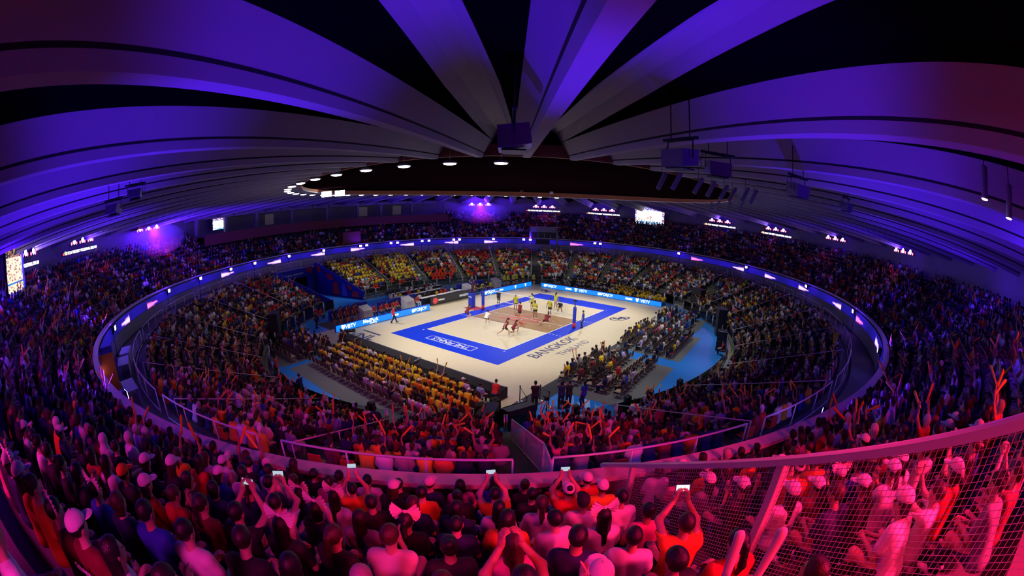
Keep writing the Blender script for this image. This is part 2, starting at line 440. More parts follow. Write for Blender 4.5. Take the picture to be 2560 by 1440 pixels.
def cap_mesh():
    if 'cap' in HAIR: return HAIR['cap']
    V, Q = implicit([('e', (0, -.006, .04), (.093, .112, .105)), ('cut', (0, 0, .025), unit((0, .12, -1)))], .0125, .01)
    V2, Q2 = implicit([('e', (0, .125, .03), (.08, .085, .011)), ('e', (0, -.006, .152), (.012, .012, .008))], .0075, .004)
    HAIR['cap'] = np_mesh('cap', [(V, Q, 0), (V2, Q2, 0)]); return HAIR['cap']
def bow_mesh():
    """striped fan bow on a hair band: pleated wings, every other pleat dark"""
    if 'bow' in HAIR: return HAIR['bow']
    m = MB()
    for sx in (-1, 1):
        n = 12
        P = []
        for i in range(n+1):
            a = math.radians(-48+96*i/n); L = .17+.01*(i % 2); dy = .012*(1 if i % 2 else -1)
            P.append((sx*L*math.cos(a), dy, L*math.sin(a)*.95))
        for i in range(n):
            a, b = P[i], P[i+1]; c = (sx*.018, 0, a[2]*.12); d = (sx*.018, 0, b[2]*.12)
            m.add([c, a, b, d, (c[0], .004, c[2]), (a[0], a[1]+.004, a[2]), (b[0], b[1]+.004, b[2]), (d[0], .004, d[2])], [(0, 1, 2, 3), (7, 6, 5, 4), (1, 5, 6, 2)], i % 2)
    m.box((0, 0, 0), (.04, .03, .045), 0, 0, .008)
    m.tube([(.088*math.cos(t), 0, -.115+.118*math.sin(t)) for t in np.linspace(0, PI, 11)], .006, 5, 0)
    HAIR['bow'] = m.mesh('bow'); return HAIR['bow']

TPL = {}
def template(key, J, fat=0.0, sleeve=.62, length=1.9, lod=0):
    """meshes of one pose: near figures have body, shirt, trousers and shoes as pieces; far ones one mesh with regions"""
    if key in TPL: return TPL[key]
    h = .021 if lod == 0 else .034
    if lod == 0:
        V, Q = implicit(body_prims(J, fat), h)
        hd, hf, hu, hr = J['hd'], J['hf'], J['hu'], J['hr']
        cen = V[Q].mean(1); mi = np.zeros(len(Q), np.int32)
        for sx in (-1, 1): mi[np.linalg.norm(cen-(hd+hf*.088+hr*.032*sx+hu*.008), axis=1) < .019] = 1
        mi[np.linalg.norm((cen-(hd+hf*.085-hu*.062)), axis=1) < .021] = 2
        parts = [(V, Q, mi)]
        for s in 'lr':
            V2, Q2 = implicit(hand_prims(J, s), .0085, .008); parts.append((V2, Q2, 0))
        t = {'body': np_mesh('body', parts)}
        V, Q = implicit(shirt_prims(J, fat, sleeve), h, .04); t['shirt'] = np_mesh('shirt', [(V, Q, 0)])
        V, Q = implicit(trouser_prims(J, fat, length), h); t['trousers'] = np_mesh('trousers', [(V, Q, 0)])
        pr = shoe_prims(J)
        for i, s in enumerate('lr'): V, Q = implicit(pr[2*i:2*i+2], .017, .02); t['shoe'+s] = np_mesh('shoe', [(V, Q, 0)])
    else:
        b, s_, tr, sh = body_prims(J, fat, 1), shirt_prims(J, fat, sleeve, .02), trouser_prims(J, fat, length, .018), shoe_prims(J)
        lo, hi = bounds(b+s_+tr+sh, 2.5*h); P = grid(lo, hi, h)
        D = np.stack([sdf(P, b), sdf(P, s_, .04), sdf(P, tr), sdf(P, sh, .02)], -1)
        V, Q = nets(D.min(-1), lo, h)
        cen = V[Q].mean(1); d4 = np.stack([sdf(cen, b), sdf(cen, s_, .04), sdf(cen, tr), sdf(cen, sh, .02)], -1)
        t = {'body': np_mesh('body', [(V, Q, d4.argmin(1).astype(np.int32))])}
    t['head'] = head_frame(J); t['J'] = J; t['lod'] = lod
    TPL[key] = t
    return t

SKIN = [(.55, .33, .22), (.42, .24, .15), (.62, .4, .29), (.3, .165, .1)]
CLOTH = {'white': (.8, .8, .8), 'yellow': (.85, .58, .015), 'orange': (.8, .2, .015), 'red': (.62, .02, .02), 'maroon': (.2, .012, .025), 'navy': (.012, .018, .09), 'black': (.012, .012, .016), 'royal blue': (.02, .06, .5), 'grey': (.22, .22, .24), 'pink': (.8, .16, .32), 'light blue': (.25, .5, .75), 'green': (.05, .35, .1), 'lime': (.55, .75, .02), 'beige': (.55, .45, .33), 'denim': (.05, .09, .2), 'lilac': (.5, .4, .7)}
def cloth(n): return mat('cloth '+n, CLOTH[n], .8, var=.1, scale=9, bump=.25, bscale=60)
def skin(i): return mat('skin %d' % i, SKIN[i], .5, var=.05, scale=14)
HAIRC = [(.008, .006, .006), (.018, .01, .007), (.045, .022, .012), (.35, .33, .32)]
def hairm(i): return mat('hair %d' % i, HAIRC[i], .42, var=.3, scale=30, bump=.3, bscale=90)
EYE = mat('eye', (.01, .008, .008), .2); LIP = mat('lips', (.35, .09, .08), .5)
def person(t, loc, rz_, shirt='white', trousers='navy', shoes='white', hair='short', hairc=0, sk=0, cap=None, bow=False, scale=1.0, name='person'):
    o = link(name, t['body'], None)
    me = t['body']
    mats = [skin(sk), EYE, LIP] if t['lod'] == 0 else [skin(sk), cloth(shirt), cloth(trousers), cloth(shoes)]
    if len(me.materials) == 0:
        for m in mats: me.materials.append(m)
    for i, m in enumerate(mats):
        if me.materials[i] is not m: o.material_slots[i].link = 'OBJECT'; o.material_slots[i].material = m
    o.location = loc; o.rotation_euler = (0, 0, rz_); o.scale = (scale,)*3
    if t['lod'] == 0:
        link('shirt', t['shirt'], cloth(shirt), o); link('trousers', t['trousers'], cloth(trousers), o); link('shoe', t['shoel'], cloth(shoes), o); link('shoe', t['shoer'], cloth(shoes), o)
    H = t['head']
    if hair: link('hair' if hair != 'hijab' else 'headscarf', hair_mesh(hair), cloth(shirt) if hair == 'hijab' else hairm(hairc), o, M=H)
    if cap: link('cap', cap_mesh(), cloth(cap), o, M=H)
    if bow:
        link('hair_bow', bow_mesh(), [cloth('white'), cloth('pink')], o, M=H@Matrix.Translation((0, -.01, .135)))
    return o
# ------------------------------------------------------------------ poses
SEAT = (0, 0, .5)
def seated(**k):
    d = dict(pel=SEAT, lean=4, fl=(-.12, .42, .09), fr=(.12, .4, .09), hl=(-.13, .3, .6), hr=(.13, .3, .6), kl=(-.15, .3, 1), kr=(.15, .3, 1)); d.update(k); return pose(**d)
def make_templates(lod):
    s = 'AB'[lod]
    template('sit'+s, seated(), lod=lod)
    template('sitlean'+s, seated(lean=20, hl=(-.06, .42, .62), hr=(.06, .42, .62), hy=15, hp=4), lod=lod)
    template('sitclap'+s, seated(lean=8, hl=(-.03, .3, .93), hr=(.03, .3, .93), gl=.1, gr=.1, hy=-12), fat=.015, lod=lod)
    template('sitraise'+s, seated(lean=-2, hl=(-.24, .2, 1.42), hr=(.26, .24, 1.36), el=(-1, .3, -.4), er=(1, .3, -.4), gl=.75, gr=.75, dl=(-.25, .15, 1), dr=(.3, .25, 1)), lod=lod)
    template('sitphone'+s, seated(lean=3, hl=(-.07, .36, 1.22), hr=(.07, .36, 1.22), el=(-.7, -.2, -1), er=(.7, -.2, -1), gl=.5, gr=.5, dl=(.1, .2, 1), dr=(-.1, .2, 1)), lod=lod)
    template('stand'+s, pose(hl=(-.25, .06, .78), hr=(.25, .06, .78)), lod=lod)
    template('standraise'+s, pose(hl=(-.3, .2, 1.85), hr=(.28, .22, 1.9), el=(-1, .2, 0), er=(1, .2, 0), gl=.75, gr=.75, dl=(-.25, .15, 1), dr=(.3, .2, 1)), lod=lod)
make_templates(0); make_templates(1)
template('sitsticksA', seated(lean=2, hl=(-.1, .3, .9), hr=(.08, .3, .95), gl=.75, gr=.75, dl=(-.03, .15, 1), dr=(.12, .1, 1)), lod=0)
template('cross', pose(hl=(.1, .22, 1.2), hr=(-.1, .24, 1.17), el=(-1, .2, -.6), er=(1, .2, -.6)), lod=0)
template('camera', pose(lean=4, hl=(-.06, .26, 1.5), hr=(.06, .24, 1.52), el=(-.7, -.1, -1), er=(.8, -.1, -1), gl=.6, gr=.6), lod=0)
template('walk', pose(pel=(0, 0, .9), lean=4, fl=(-.09, .3, .07), fr=(.09, -.33, .12), hl=(-.24, -.12, .85), hr=(.24, .18, .88)), lod=0)
template('ready', pose(pel=(0, -.12, .66), lean=38, fl=(-.24, .12, .07), fr=(.24, -.08, .07), hl=(-.18, .5, .72), hr=(.18, .5, .72), el=(-1, -.2, -.3), er=(1, -.2, -.3), hp=-22, gl=.15, gr=.15), sleeve=.3, length=.45, lod=0)
template('lunge', pose(pel=(-.05, -.05, .6), lean=40, side=8, fl=(-.75, -.1, .09), fr=(.25, .2, .07), hl=(-.2, .45, .75), hr=(.36, .4, .32), el=(-1, 0, 0), er=(1, 0, .2), kl=(-.3, 1, .3), kr=(.3, 1, 0), hp=-25, gl=.15, gr=.15), sleeve=.3, length=.45, lod=0)
template('run', pose(pel=(0, 0, .82), lean=26, fl=(-.1, -.62, .25), fr=(.1, .32, .07), hl=(-.24, .28, .95), hr=(.26, -.1, .85), tl=(-.02, .06, -.14), gl=.3, gr=.3), sleeve=.3, length=.45, lod=0)
template('kneel', pose(pel=(0, -.1, .45), lean=35, fl=(-.14, -.35, .06), fr=(.2, .22, .07), kl=(-.2, 1, -.2), hl=(-.16, .42, .5), hr=(.2, .42, .55), hp=-20, tl=(-.02, -.1, -.02)), sleeve=.3, length=.45, lod=0)
template('player', pose(pel=(0, 0, .95), lean=6, fl=(-.15, .02, .07), fr=(.15, .02, .07), hl=(-.3, .14, .86), hr=(.3, .14, .86), el=(-1, -.6, 0), er=(1, -.6, 0)), sleeve=.3, length=.45, lod=0)
template('hips', pose(hl=(-.2, .04, 1.0), hr=(.2, .04, 1.0), el=(-1, -.3, 0), er=(1, -.3, 0), gl=.6, gr=.6), lod=0)
# ------------------------------------------------------------------ the hall
M_FLOOR = mat('blue sports floor', (.03, .27, .98), .32, var=.06, scale=.6)
M_COURT = mat('beige court mat', (.66, .57, .40), .55, var=.07, scale=2.2)
M_BAND = mat('blue court band', (.003, .035, .66), .55, var=.05, scale=1.0, spec=.2)
M_ZONE = mat('brown attack zone', (.33, .18, .075), .55, var=.07, scale=2)
M_WHITE = mat('white paint', (.8, .8, .8), .5)
M_NAVY = mat('navy print', (.03, .035, .16), .5)
M_RED = mat('red print', (.5, .02, .03), .5)
M_GREY = mat('grey carpet', (.17, .18, .2), .9, var=.12, scale=30, bump=.4, bscale=200)
M_DARKMAT = mat('dark walkway mat', (.055, .06, .075), .85, var=.1, scale=20)
M_CONC = mat('concrete', (.3, .29, .28), .75, var=.15, scale=1.5, bump=.2, bscale=12)
M_CONCD = mat('dark concrete', (.09, .088, .095), .8, var=.2, scale=1.2)
M_STEP = mat('stand step', (.12, .125, .11), .8, var=.2, scale=1.0)
M_ROOF = mat('painted roof concrete', (.5, .46, .52), .9, var=.06, scale=.5, bump=.12, bscale=6, spec=.15)
M_ROOFD = mat('matt black surface', (.004, .004, .005), 1.0, spec=0.0)  # plain black for rib wedges, roof deck and tunnel opening
M_GROOVE = mat('roof groove', (.02, .02, .025), .9)
M_MAROON = mat('maroon dome lining', (.012, .004, .007), 1.0, var=.2, scale=.3, spec=0.0)
M_WOOD = mat('brown ring fascia', (.5, .17, .07), .6, var=.25, scale=.8)
M_STEEL = mat('brushed steel', (.55, .55, .58), .3, .9)
M_RAIL = mat('painted rail', (.62, .6, .62), .4, .1)
M_BLACK = mat('black plastic', (.012, .012, .014), .45)
M_BLKCLOTH = mat('black cloth', (.012, .012, .018), .85, var=.2, scale=8)
M_BLUECLOTH = mat('blue cloth cover', (.01, .02, .33), .7, var=.15, scale=4)
def glass_mat():
    m = bpy.data.materials.new('clear barrier glass'); m.use_nodes = True; nt = m.node_tree; nt.nodes.clear()
    o = nt.nodes.new('ShaderNodeOutputMaterial'); t = nt.nodes.new('ShaderNodeBsdfTransparent'); t.inputs[0].default_value = (.8, .86, .9, 1)
    g = nt.nodes.new('ShaderNodeBsdfGlossy'); g.inputs['Roughness'].default_value = .06; g.inputs[0].default_value = (.8, .85, .9, 1)
    f = nt.nodes.new('ShaderNodeFresnel'); f.inputs[0].default_value = 1.45; x = nt.nodes.new('ShaderNodeMixShader')
    nt.links.new(f.outputs[0], x.inputs[0]); nt.links.new(t.outputs[0], x.inputs[1]); nt.links.new(g.outputs[0], x.inputs[2]); nt.links.new(x.outputs[0], o.inputs[0])
    return m
M_GLASS = glass_mat()
def emis(name, col, s):
    if name in MATS: return MATS[name]
    return mat(name, (.02, .02, .02), .5, emit=col, estr=s)

# --- floor, court
m = MB(); N = 96
m.poly([epos(-10.6, 360*i/N, -.1) for i in range(N)], .1)
fl = struct(link('floor', m.mesh('floor'), M_FLOOR), 'blue sports floor around the volleyball court')
ZC = .02
def slab(mb, x0, x1, y0, y1, z0, z1, mi=0): mb.box(((x0+x1)/2, (y0+y1)/2, (z0+z1)/2), (x1-x0, y1-y0, z1-z0), 0, mi)
m = MB(); slab(m, -18.9, 17.3, -10.55, 11.4, .001, ZC)
court = struct(link('floor_court', m.mesh('court'), M_COURT), 'beige taped-down court mat')
def flat(name, mb, mt): return link(name, mb.mesh(name), mt, court)
BX, BY = 12.0, 6.07
m = MB(); z = ZC+.002
slab(m, -BX, -9, -BY, BY, ZC, z); slab(m, 9, BX, -BY, BY, ZC, z); slab(m, -9, 9, 4.5, BY, ZC, z); slab(m, -9, 9, -BY, -4.5, ZC, z)
flat('blue_border', m, M_BAND)
m = MB(); slab(m, -3, 3, -4.5, 4.5, ZC, z); flat('attack_zone', m, M_ZONE)
zl = z+.002
for a, b, c, d in ((-9, 9, 4.44, 4.52), (-9, 9, -4.52, -4.44), (-9.03, -8.95, -4.5, 4.5), (8.95, 9.03, -4.5, 4.5), (-.03, .03, -4.5, 4.5), (-3.03, -2.96, -4.5, 4.5), (2.96, 3.03, -4.5, 4.5)):
    m = MB(); slab(m, a, b, c, d, ZC+.001, zl); flat('boundary_line', m, M_WHITE)
for sx in (-1, 1):
    for sy in (-1, 1):
        for i in range(5):
            m = MB(); slab(m, sx*3-.04, sx*3+.04, sy*(4.75+.35*i)-.08, sy*(4.75+.35*i)+.08, ZC+.001, zl); flat('dash_line', m, M_WHITE)
for x, y in ((-9.35, 4.6), (-9.35, -4.6), (9.3, -4.65)):
    m = MB(); slab(m, x-.09, x+.09, y-.04, y+.04, ZC+.001, zl); flat('corner_tick', m, M_WHITE)
# THE FINALS in a white frame on the near end band (reads towards the near stand)
m = MB(); fx0, fx1, fy = -11.0, -10.05, 2.6
slab(m, fx0, fx0+.07, -fy, fy, ZC+.001, zl); slab(m, fx1-.07, fx1, -fy, fy, ZC+.001, zl); slab(m, fx0, fx1, -fy, -fy+.07, ZC+.001, zl); slab(m, fx0, fx1, fy-.07, fy, ZC+.001, zl)
flat('title_frame', m, M_WHITE)
text('title_lettering', 'THE FINALS', M_WHITE, court, axes((-10.53, 0, zl), (0, 1, 0), (-1, 0, 0)), .78, weight=.012)
text('city_lettering', 'BANGKOK', M_NAVY, court, axes((-5.9, -7.0, zl), (1, 0, 0), (0, 1, 0)), 1.35, weight=.012)
text('country_lettering', 'THAILAND', M_NAVY, court, axes((-5.0, -8.3, zl), (1, 0, 0), (0, 1, 0)), .95)
# red emblem on the attack zone: slanting bars
m = MB()
for a, b in (((-1.55, 2.15), (-.55, -1.55)), ((-.75, 2.1), (.35, -1.75)), ((.2, 1.75), (.95, -.3)), ((-1.35, .9), (-1.9, -1.25))):
    a = np.array(a); b = np.array(b); d = unit(np.array([*(b-a), 0]))[:2]; n = np.array([-d[1], d[0]])*.16
    m.poly([(*(a-n), ZC+.0025), (*(b-n), ZC+.0025), (*(b+n+d*.3), ZC+.0025), (*(a+n+d*.3), ZC+.0025)])
flat('red_emblem', m, M_RED)
# league crests near the corners
def crest(cx, cy, s, ang):
    out = []
    for t in np.linspace(0, 1, 25):
        a = 2*PI*t; r = 1+.35*max(0, math.cos(a))**3
        out.append((cx+s*(1.25*r*math.cos(a)*math.cos(ang)-.72*math.sin(a)*math.sin(ang)), cy+s*(1.25*r*math.cos(a)*math.sin(ang)+.72*math.sin(a)*math.cos(ang))))
    return out[:-1]
for nm, cx, cy, s, an in (('crest_print', 6.6, -7.3, .95, -.45), ('crest_print', 13.7, 6.2, .9, .75)):
    m = MB(); P = crest(cx, cy, s, an); Q = crest(cx, cy, s*.8, an)
    for i in range(24):
        j = (i+1) % 24; m.add([(*P[i], zl), (*P[j], zl), (*Q[j], zl), (*Q[i], zl)], [(0, 1, 2, 3)])
    flat(nm, m, M_NAVY)
    for k in range(3):
        m = MB(); ca, sa = math.cos(an), math.sin(an)
        a = (-.6+.5*k, .3-.3*(k % 2)); b = (-.2+.5*k, -.35+.25*(k % 2))
        m.tube([(cx+s*(a[0]*ca-a[1]*sa), cy+s*(a[0]*sa+a[1]*ca), zl), (cx+s*(b[0]*ca-b[1]*sa), cy+s*(b[0]*sa+b[1]*ca), zl)], .09, 4); flat('crest_stroke', m, M_NAVY)
text('corner_lettering', 'VNL', M_NAVY, court, axes((-14.3, 7.3, zl), (.2, -1, 0), (1, .2, 0)), 1.7, weight=.03)
m = MB(); slab(m, -13.2, -12.95, 6.2, 8.9, ZC, zl); flat('corner_bar', m, M_NAVY)
# mats and carpets laid on the blue floor
def carpet(name, x0, x1, y0, y1, mt, label, h=.012):
    mb = MB(); slab(mb, x0, x1, y0, y1, .001, h); return tag(link(name, mb.mesh(name), mt), label, 'carpet')
carpet('walkway_mat', -20.2, 15.5, -11.75, -10.56, M_DARKMAT, 'dark rubber walkway mat along the right edge of the court', .016)
carpet('grey_carpet', -13.0, -4.4, -16.5, -11.8, M_GREY, 'grey carpet under the nearest chair block right of court')
carpet('grey_carpet', -2.7, 5.6, -16.5, -11.8, M_GREY, 'grey carpet under the middle chair block right of court')
carpet('grey_carpet', 6.4, 13.2, -15.6, -11.8, M_GREY, 'grey carpet under the far chair block right of court')
carpet('grey_carpet', -22.7, -18.95, -11.2, 4.8, M_GREY, 'grey carpet under the yellow-shirted block behind the near board')
carpet('grey_carpet', -23.0, -18.95, 5.5, 11.8, M_GREY, 'grey carpet under the chair block at left near corner')
carpet('team_mat', -15.2, -11.2, 11.5, 14.6, M_DARKMAT, 'dark warm-up mat where the maroon substitutes stand')
carpet('team_mat', 11.2, 17.2, 11.5, 13.6, M_DARKMAT, 'dark warm-up mat where the yellow substitutes stand')

# --- lower stand: front wall, stepped rows, concourse; tunnel gap between the angles below
TUN0, TUN1 = 99.2, 112.4
LR0, LRD, LRN, LZ0, LRISE = -10.3, .83, 11, .55, .315       # first row offset, depth, rows, first tread height, rise
def lower_row(k): return LR0+LRD*k, LZ0+LRISE*k
prof = [(LR0-.25, -.05), (LR0-.25, LZ0)]
for k in range(LRN):
    o, z = lower_row(k); prof += [(o-.05, z), (o+LRD-.05, z), (o+LRD-.05, z+LRISE)]
CZ = 3.95
prof[-1] = (prof[-1][0], CZ); prof += [(.7, CZ), (.7, -.05)]
m = MB(); m.ring(prof, TUN1-360, TUN0, 120)
struct(link('floor_lower_stand', m.mesh('lower_stand'), M_STEP), 'stepped lower seating tier of the oval hall')
# --- upper stand
UR0, URD, URN, UZ0, URISE = 1.1, .8, 11, 5.0, .44
def upper_row(k): return UR0+URD*k, UZ0+URISE*k
prof = [(.62, CZ-.02), (.62, 5.95), (.78, 5.95), (.78, UZ0)]
for k in range(URN):
    o, z = upper_row(k); prof += [(o-.3, z), (o-.3+URD, z), (o-.3+URD, z+URISE)]
prof += [(9.8, prof[-1][1]), (9.8, CZ-.02)]
m = MB(); m.ring(prof, -180, 180, 140)
struct(link('floor_upper_stand', m.mesh('upper_stand'), M_CONCD), 'stepped upper seating tier of the oval hall')
m = MB(); m.ring([(9.8, 9.5), (9.8, 13.2), (10.1, 13.2), (10.1, 9.5)], -180, 180, 120)
struct(link('wall_back', m.mesh('wall'), M_CONC), 'oval back wall above the upper tier')
m = MB(); m.ring([(.56, 4.0), (.56, 4.98), (.63, 4.98), (.63, 4.0)], -180, 180, 120)
struct(link('trim_1', m.mesh('fascia'), M_CONC), 'grey wall band below the ribbon display')
m = MB(); m.ring([(.52, 5.93), (.52, 6.03), (.86, 6.03), (.86, 5.93)], -180, 180, 140)
struct(link('trim_2', m.mesh('coping'), M_RAIL), 'pale coping along the upper tier parapet')

# --- ribbon display round the parapet: dark blue with white-pink tapering streaks
def ribbon_mat():
    m = bpy.data.materials.new('ribbon display'); m.use_nodes = True; nt = m.node_tree; b = nt.nodes['Principled BSDF']
    b.inputs['Base Color'].default_value = (.005, .005, .03, 1); b.inputs['Roughness'].default_value = .4
    at = nt.nodes.new('ShaderNodeAttribute'); at.attribute_name = 'glow'; at.attribute_type = 'GEOMETRY'
    nt.links.new(at.outputs['Color'], b.inputs['Emission Color']); b.inputs['Emission Strength'].default_value = 1.0
    return m
def ribbon():
    V = []; F = []; Cc = []
    n = 1440; z0, z1 = 5.02, 5.78; rows = 6
    for i in range(n+1):
        d = -180+360*i/n
        for r in range(rows+1):
            V.append(epos(.5, d, z0+(z1-z0)*r/rows))
            kk = math.floor(d/13.0); u = (d/13.0) % 1.0; v = abs(r/rows-.3)*2; fl_ = math.sin(kk*12.9898)*43758.5; fl_ -= math.floor(fl_)
            on = 0.0
            u2 = u if fl_ < .5 else 1-u
            if .3 < u2 < .62 and fl_ > .12: wdt = (.62-u2)/.32; on = max(0, 1-v/(.8*wdt+.02))
            mod = .5+.5*math.sin(d*.61)*math.sin(d*.173+1)
            base = np.array([.006, .006, .16])+np.array([.01, .0, .28])*mod
            Cc.append(base+on*np.array([2.6, 1.3, 2.8])*(np.array([1.1, .35, .5]) if fl_ > .72 else 1.0))
    for i in range(n):
        if 28.3 < -180+360*i/n < 32.6: continue
        for r in range(rows): a = i*(rows+1)+r; F.append((a, a+rows+1, a+rows+2, a+1))
    me = bpy.data.meshes.new('ribbon'); me.from_pydata(V, [], F); at = me.color_attributes.new('glow', 'FLOAT_COLOR', 'POINT')
    at.data.foreach_set('color', np.concatenate([np.array(Cc), np.ones((len(Cc), 1))], 1).astype(np.float32).ravel())
    o = link('ribbon_display', me, ribbon_mat())
    mb = MB(); mb.ring([(.53, 4.98), (.53, 5.82), (.6, 5.82), (.6, 4.98)], -180, 180, 360)
    link('display_cabinet', mb.mesh('cab'), M_BLACK, o)
    return tag(o, 'blue ribbon display with pink-white streaks running round the upper tier parapet', 'display')
ribbon()

# --- roof: radial folded ribs, ring beam, dark dome
RC = (ECX, ECY); NR = 54; PH0 = -142.8
def rz0(r): return 13.2-.055*(r-19.4)
def rib_mesh():
    rs = [19.4, 21.5, 25, 30, 35, 40, 46]; mb = MB(); half = math.radians(180/NR)
    for sgn in (-1, 1):
        L = []
        for r in rs:
            t = (r-19.4)/26.6; hs = r*half; z = rz0(r); st = .64+(hs-.28-.64)*min(1, t*1.35)
            L.append([(0, z), (.16, z), (.235, z+.19), (.26, z+.245), (.63, z+.85), (st, z+.86+.45*t*1.2), ((st+hs)/2, z+1.32+.1*t), (hs, z+1.45+.1*t)])
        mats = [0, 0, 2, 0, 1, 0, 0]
        for i in range(len(rs)-1):
            for k in range(7):
                q = []
                for (ii, kk) in ((i, k), (i+1, k), (i+1, k+1), (i, k+1)):
                    lat, z = L[ii][kk]; r = rs[ii]; a = lat/r*sgn; q.append((r*math.cos(a), r*math.sin(a), z))
                mb.add(q if sgn < 0 else q[::-1], [(0, 1, 2, 3)], mats[k], False)
    return mb.mesh('roof_rib')
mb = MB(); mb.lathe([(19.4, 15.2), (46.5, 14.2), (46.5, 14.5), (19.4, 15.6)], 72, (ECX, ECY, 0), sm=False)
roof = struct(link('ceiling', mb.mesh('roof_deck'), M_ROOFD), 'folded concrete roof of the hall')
rib = rib_mesh()
for k in range(NR):
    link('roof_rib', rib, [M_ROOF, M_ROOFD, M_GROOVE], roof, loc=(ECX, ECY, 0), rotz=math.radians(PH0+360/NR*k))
def ring_beam():
    mb = MB(); n = 108; P = []
    for i in range(n):
        a = 2*PI*i/n; zb = 12.72+.28*(1+math.cos(a-math.radians(-142.8)))
        for r, dz in ((19.25, 0), (19.25, .62), (19.42, .62), (19.42, 0)): P.append((ECX+r*math.cos(a), ECY+r*math.sin(a), zb+dz))
    F = []
    for i in range(n):
        j = (i+1) % n
        for k in range(4): l = (k+1) % 4; F.append((i*4+k, i*4+l, j*4+l, j*4+k))
    mb.add(P, F); return mb
rb = struct(link('trim_3', ring_beam().mesh('ring_beam'), M_WOOD), 'brown ring beam around the roof opening')
mb = MB(); n = 108
mb.tube([(ECX+19.3*math.cos(a), ECY+19.3*math.sin(a), 12.70+.28*(1+math.cos(a-math.radians(-142.8)))) for a in np.radians(np.linspace(-75, 150, 80))], .06, 4)
link('ring_lip', mb.mesh('lip'), M_WHITE, rb)
mb = MB(); mb.lathe([(19.35, 13.3), (17, 14.6), (12, 16.2), (6, 17.2), (.5, 17.6)], 60, (ECX, ECY, 0))
struct(link('ceiling_dome', mb.mesh('dome'), M_MAROON), 'dark maroon lining of the central dome')
for px, deg, r, zz in ((0, 34, 15.8, 13.8), (1, 20, 15.8, 13.5)):
    mb = MB(); a = math.radians(deg); mb.box((ECX+r*math.cos(a), ECY+r*math.sin(a), zz), (.12, .45, 1.1), a, 0, .03)
    tag(link('dome_panel', mb.mesh('panel'), M_WHITE), ('narrow white panel hung in the dome, left of two', 'narrow white panel hung in the dome, right of two')[px], 'panel')
# ------------------------------------------------------------------ lamps and stage lights
E_WHITE = emis('lamp white', (1, .97, .9), 14); E_BLUEW = emis('lamp blue white', (.45, .35, 1), 26); E_RED = emis('lamp red', (1, .06, .12), 9); E_SIGN = emis('sign white', (1, .98, 1), 2.6)
BLUE = (.07, .008, 1.0); VIOLET = (.30, .03, 1.0); RED = (1, .015, .04); MAGENTA = (1, .02, .42); WARM = (1, .95, .86)
# pendant discs along the roof opening
def pendant(phi, r, z, label, light=0):
    a = math.radians(phi); o = empty('pendant_lamp', (ECX+r*math.cos(a), ECY+r*math.sin(a), z))
    mb = MB(); mb.lathe([(.05, .16), (.2, .13), (.34, .04), (.36, 0), (.3, -.01)], 14); link('housing', PEND.setdefault('h', mb.mesh('housing')), M_STEEL, o)
    mb = MB(); mb.lathe([(.3, -.012), (.27, -.05), (.12, -.075)], 14); link('lens', PEND.setdefault('l', mb.mesh('lens')), E_WHITE, o)
    mb = MB(); mb.cyl((0, 0, .14), (0, 0, .75), .012, n=5); link('rod', PEND.setdefault('r', mb.mesh('rod')), M_STEEL, o)
    tag(o, label, 'lamp', 'pendant lamps round the roof opening')
PEND = {}
ks = [k for k in range(NR)]
nn = 0
for k in ks:
    ph = (PH0+3.33+360/NR*k+180) % 360-180
    lit = (ph > 20) or (ph < -140)
    if not lit: continue
    zz = 12.62+.14*(1+math.cos(math.radians(ph-142)))
    nn += 1
    pendant(ph, 20.4, zz, 'white oval pendant lamp, %s clockwise along the roof opening' % ordw(nn))
# court lights: tight spots hung at the roof opening
for i, (ph, tx, ty) in enumerate(((40, 6, 1), (85, 3, 4), (125, -4, 4), (165, -8, 2), (-158, -9, -2), (-115, -4, -5), (-75, 3, -5), (-30, 7, -2), (0, 4, 0), (180, -4, 0))):
    a = math.radians(ph)
    spot('court_spot', (ECX+18.6*math.cos(a), ECY+18.6*math.sin(a), 12.7), (tx, ty, 0), 4200, WARM, 74, .85, .3)
for ph, e in ((-130, 1500), (-105, 1800), (-80, 1800), (-55, 1800), (-30, 1300), (178, 1000), (-166, 1100), (-152, 800)):
    a = math.radians(ph); spot('floor_spot', (ECX+18.6*math.cos(a), ECY+18.6*math.sin(a), 12.7), (ECX+17.6*math.cos(a), ECY+17.6*math.sin(a), 0), e, WARM, 66, .9, .3)
for d, e in ((113, 1100), (95, 2000), (78, 2000), (60, 1900), (42, 1900), (24, 1900), (6, 1800), (-12, 1600), (-30, 1200), (-48, 800), (-66, 450), (130, 600), (148, 400)):
    a = math.radians(d); spot('stand_spot', (ECX+18.2*math.cos(a), ECY+18.2*math.sin(a), 12.6), epos(-7.0, d, 1.2), e, WARM, 52, .95, .3)
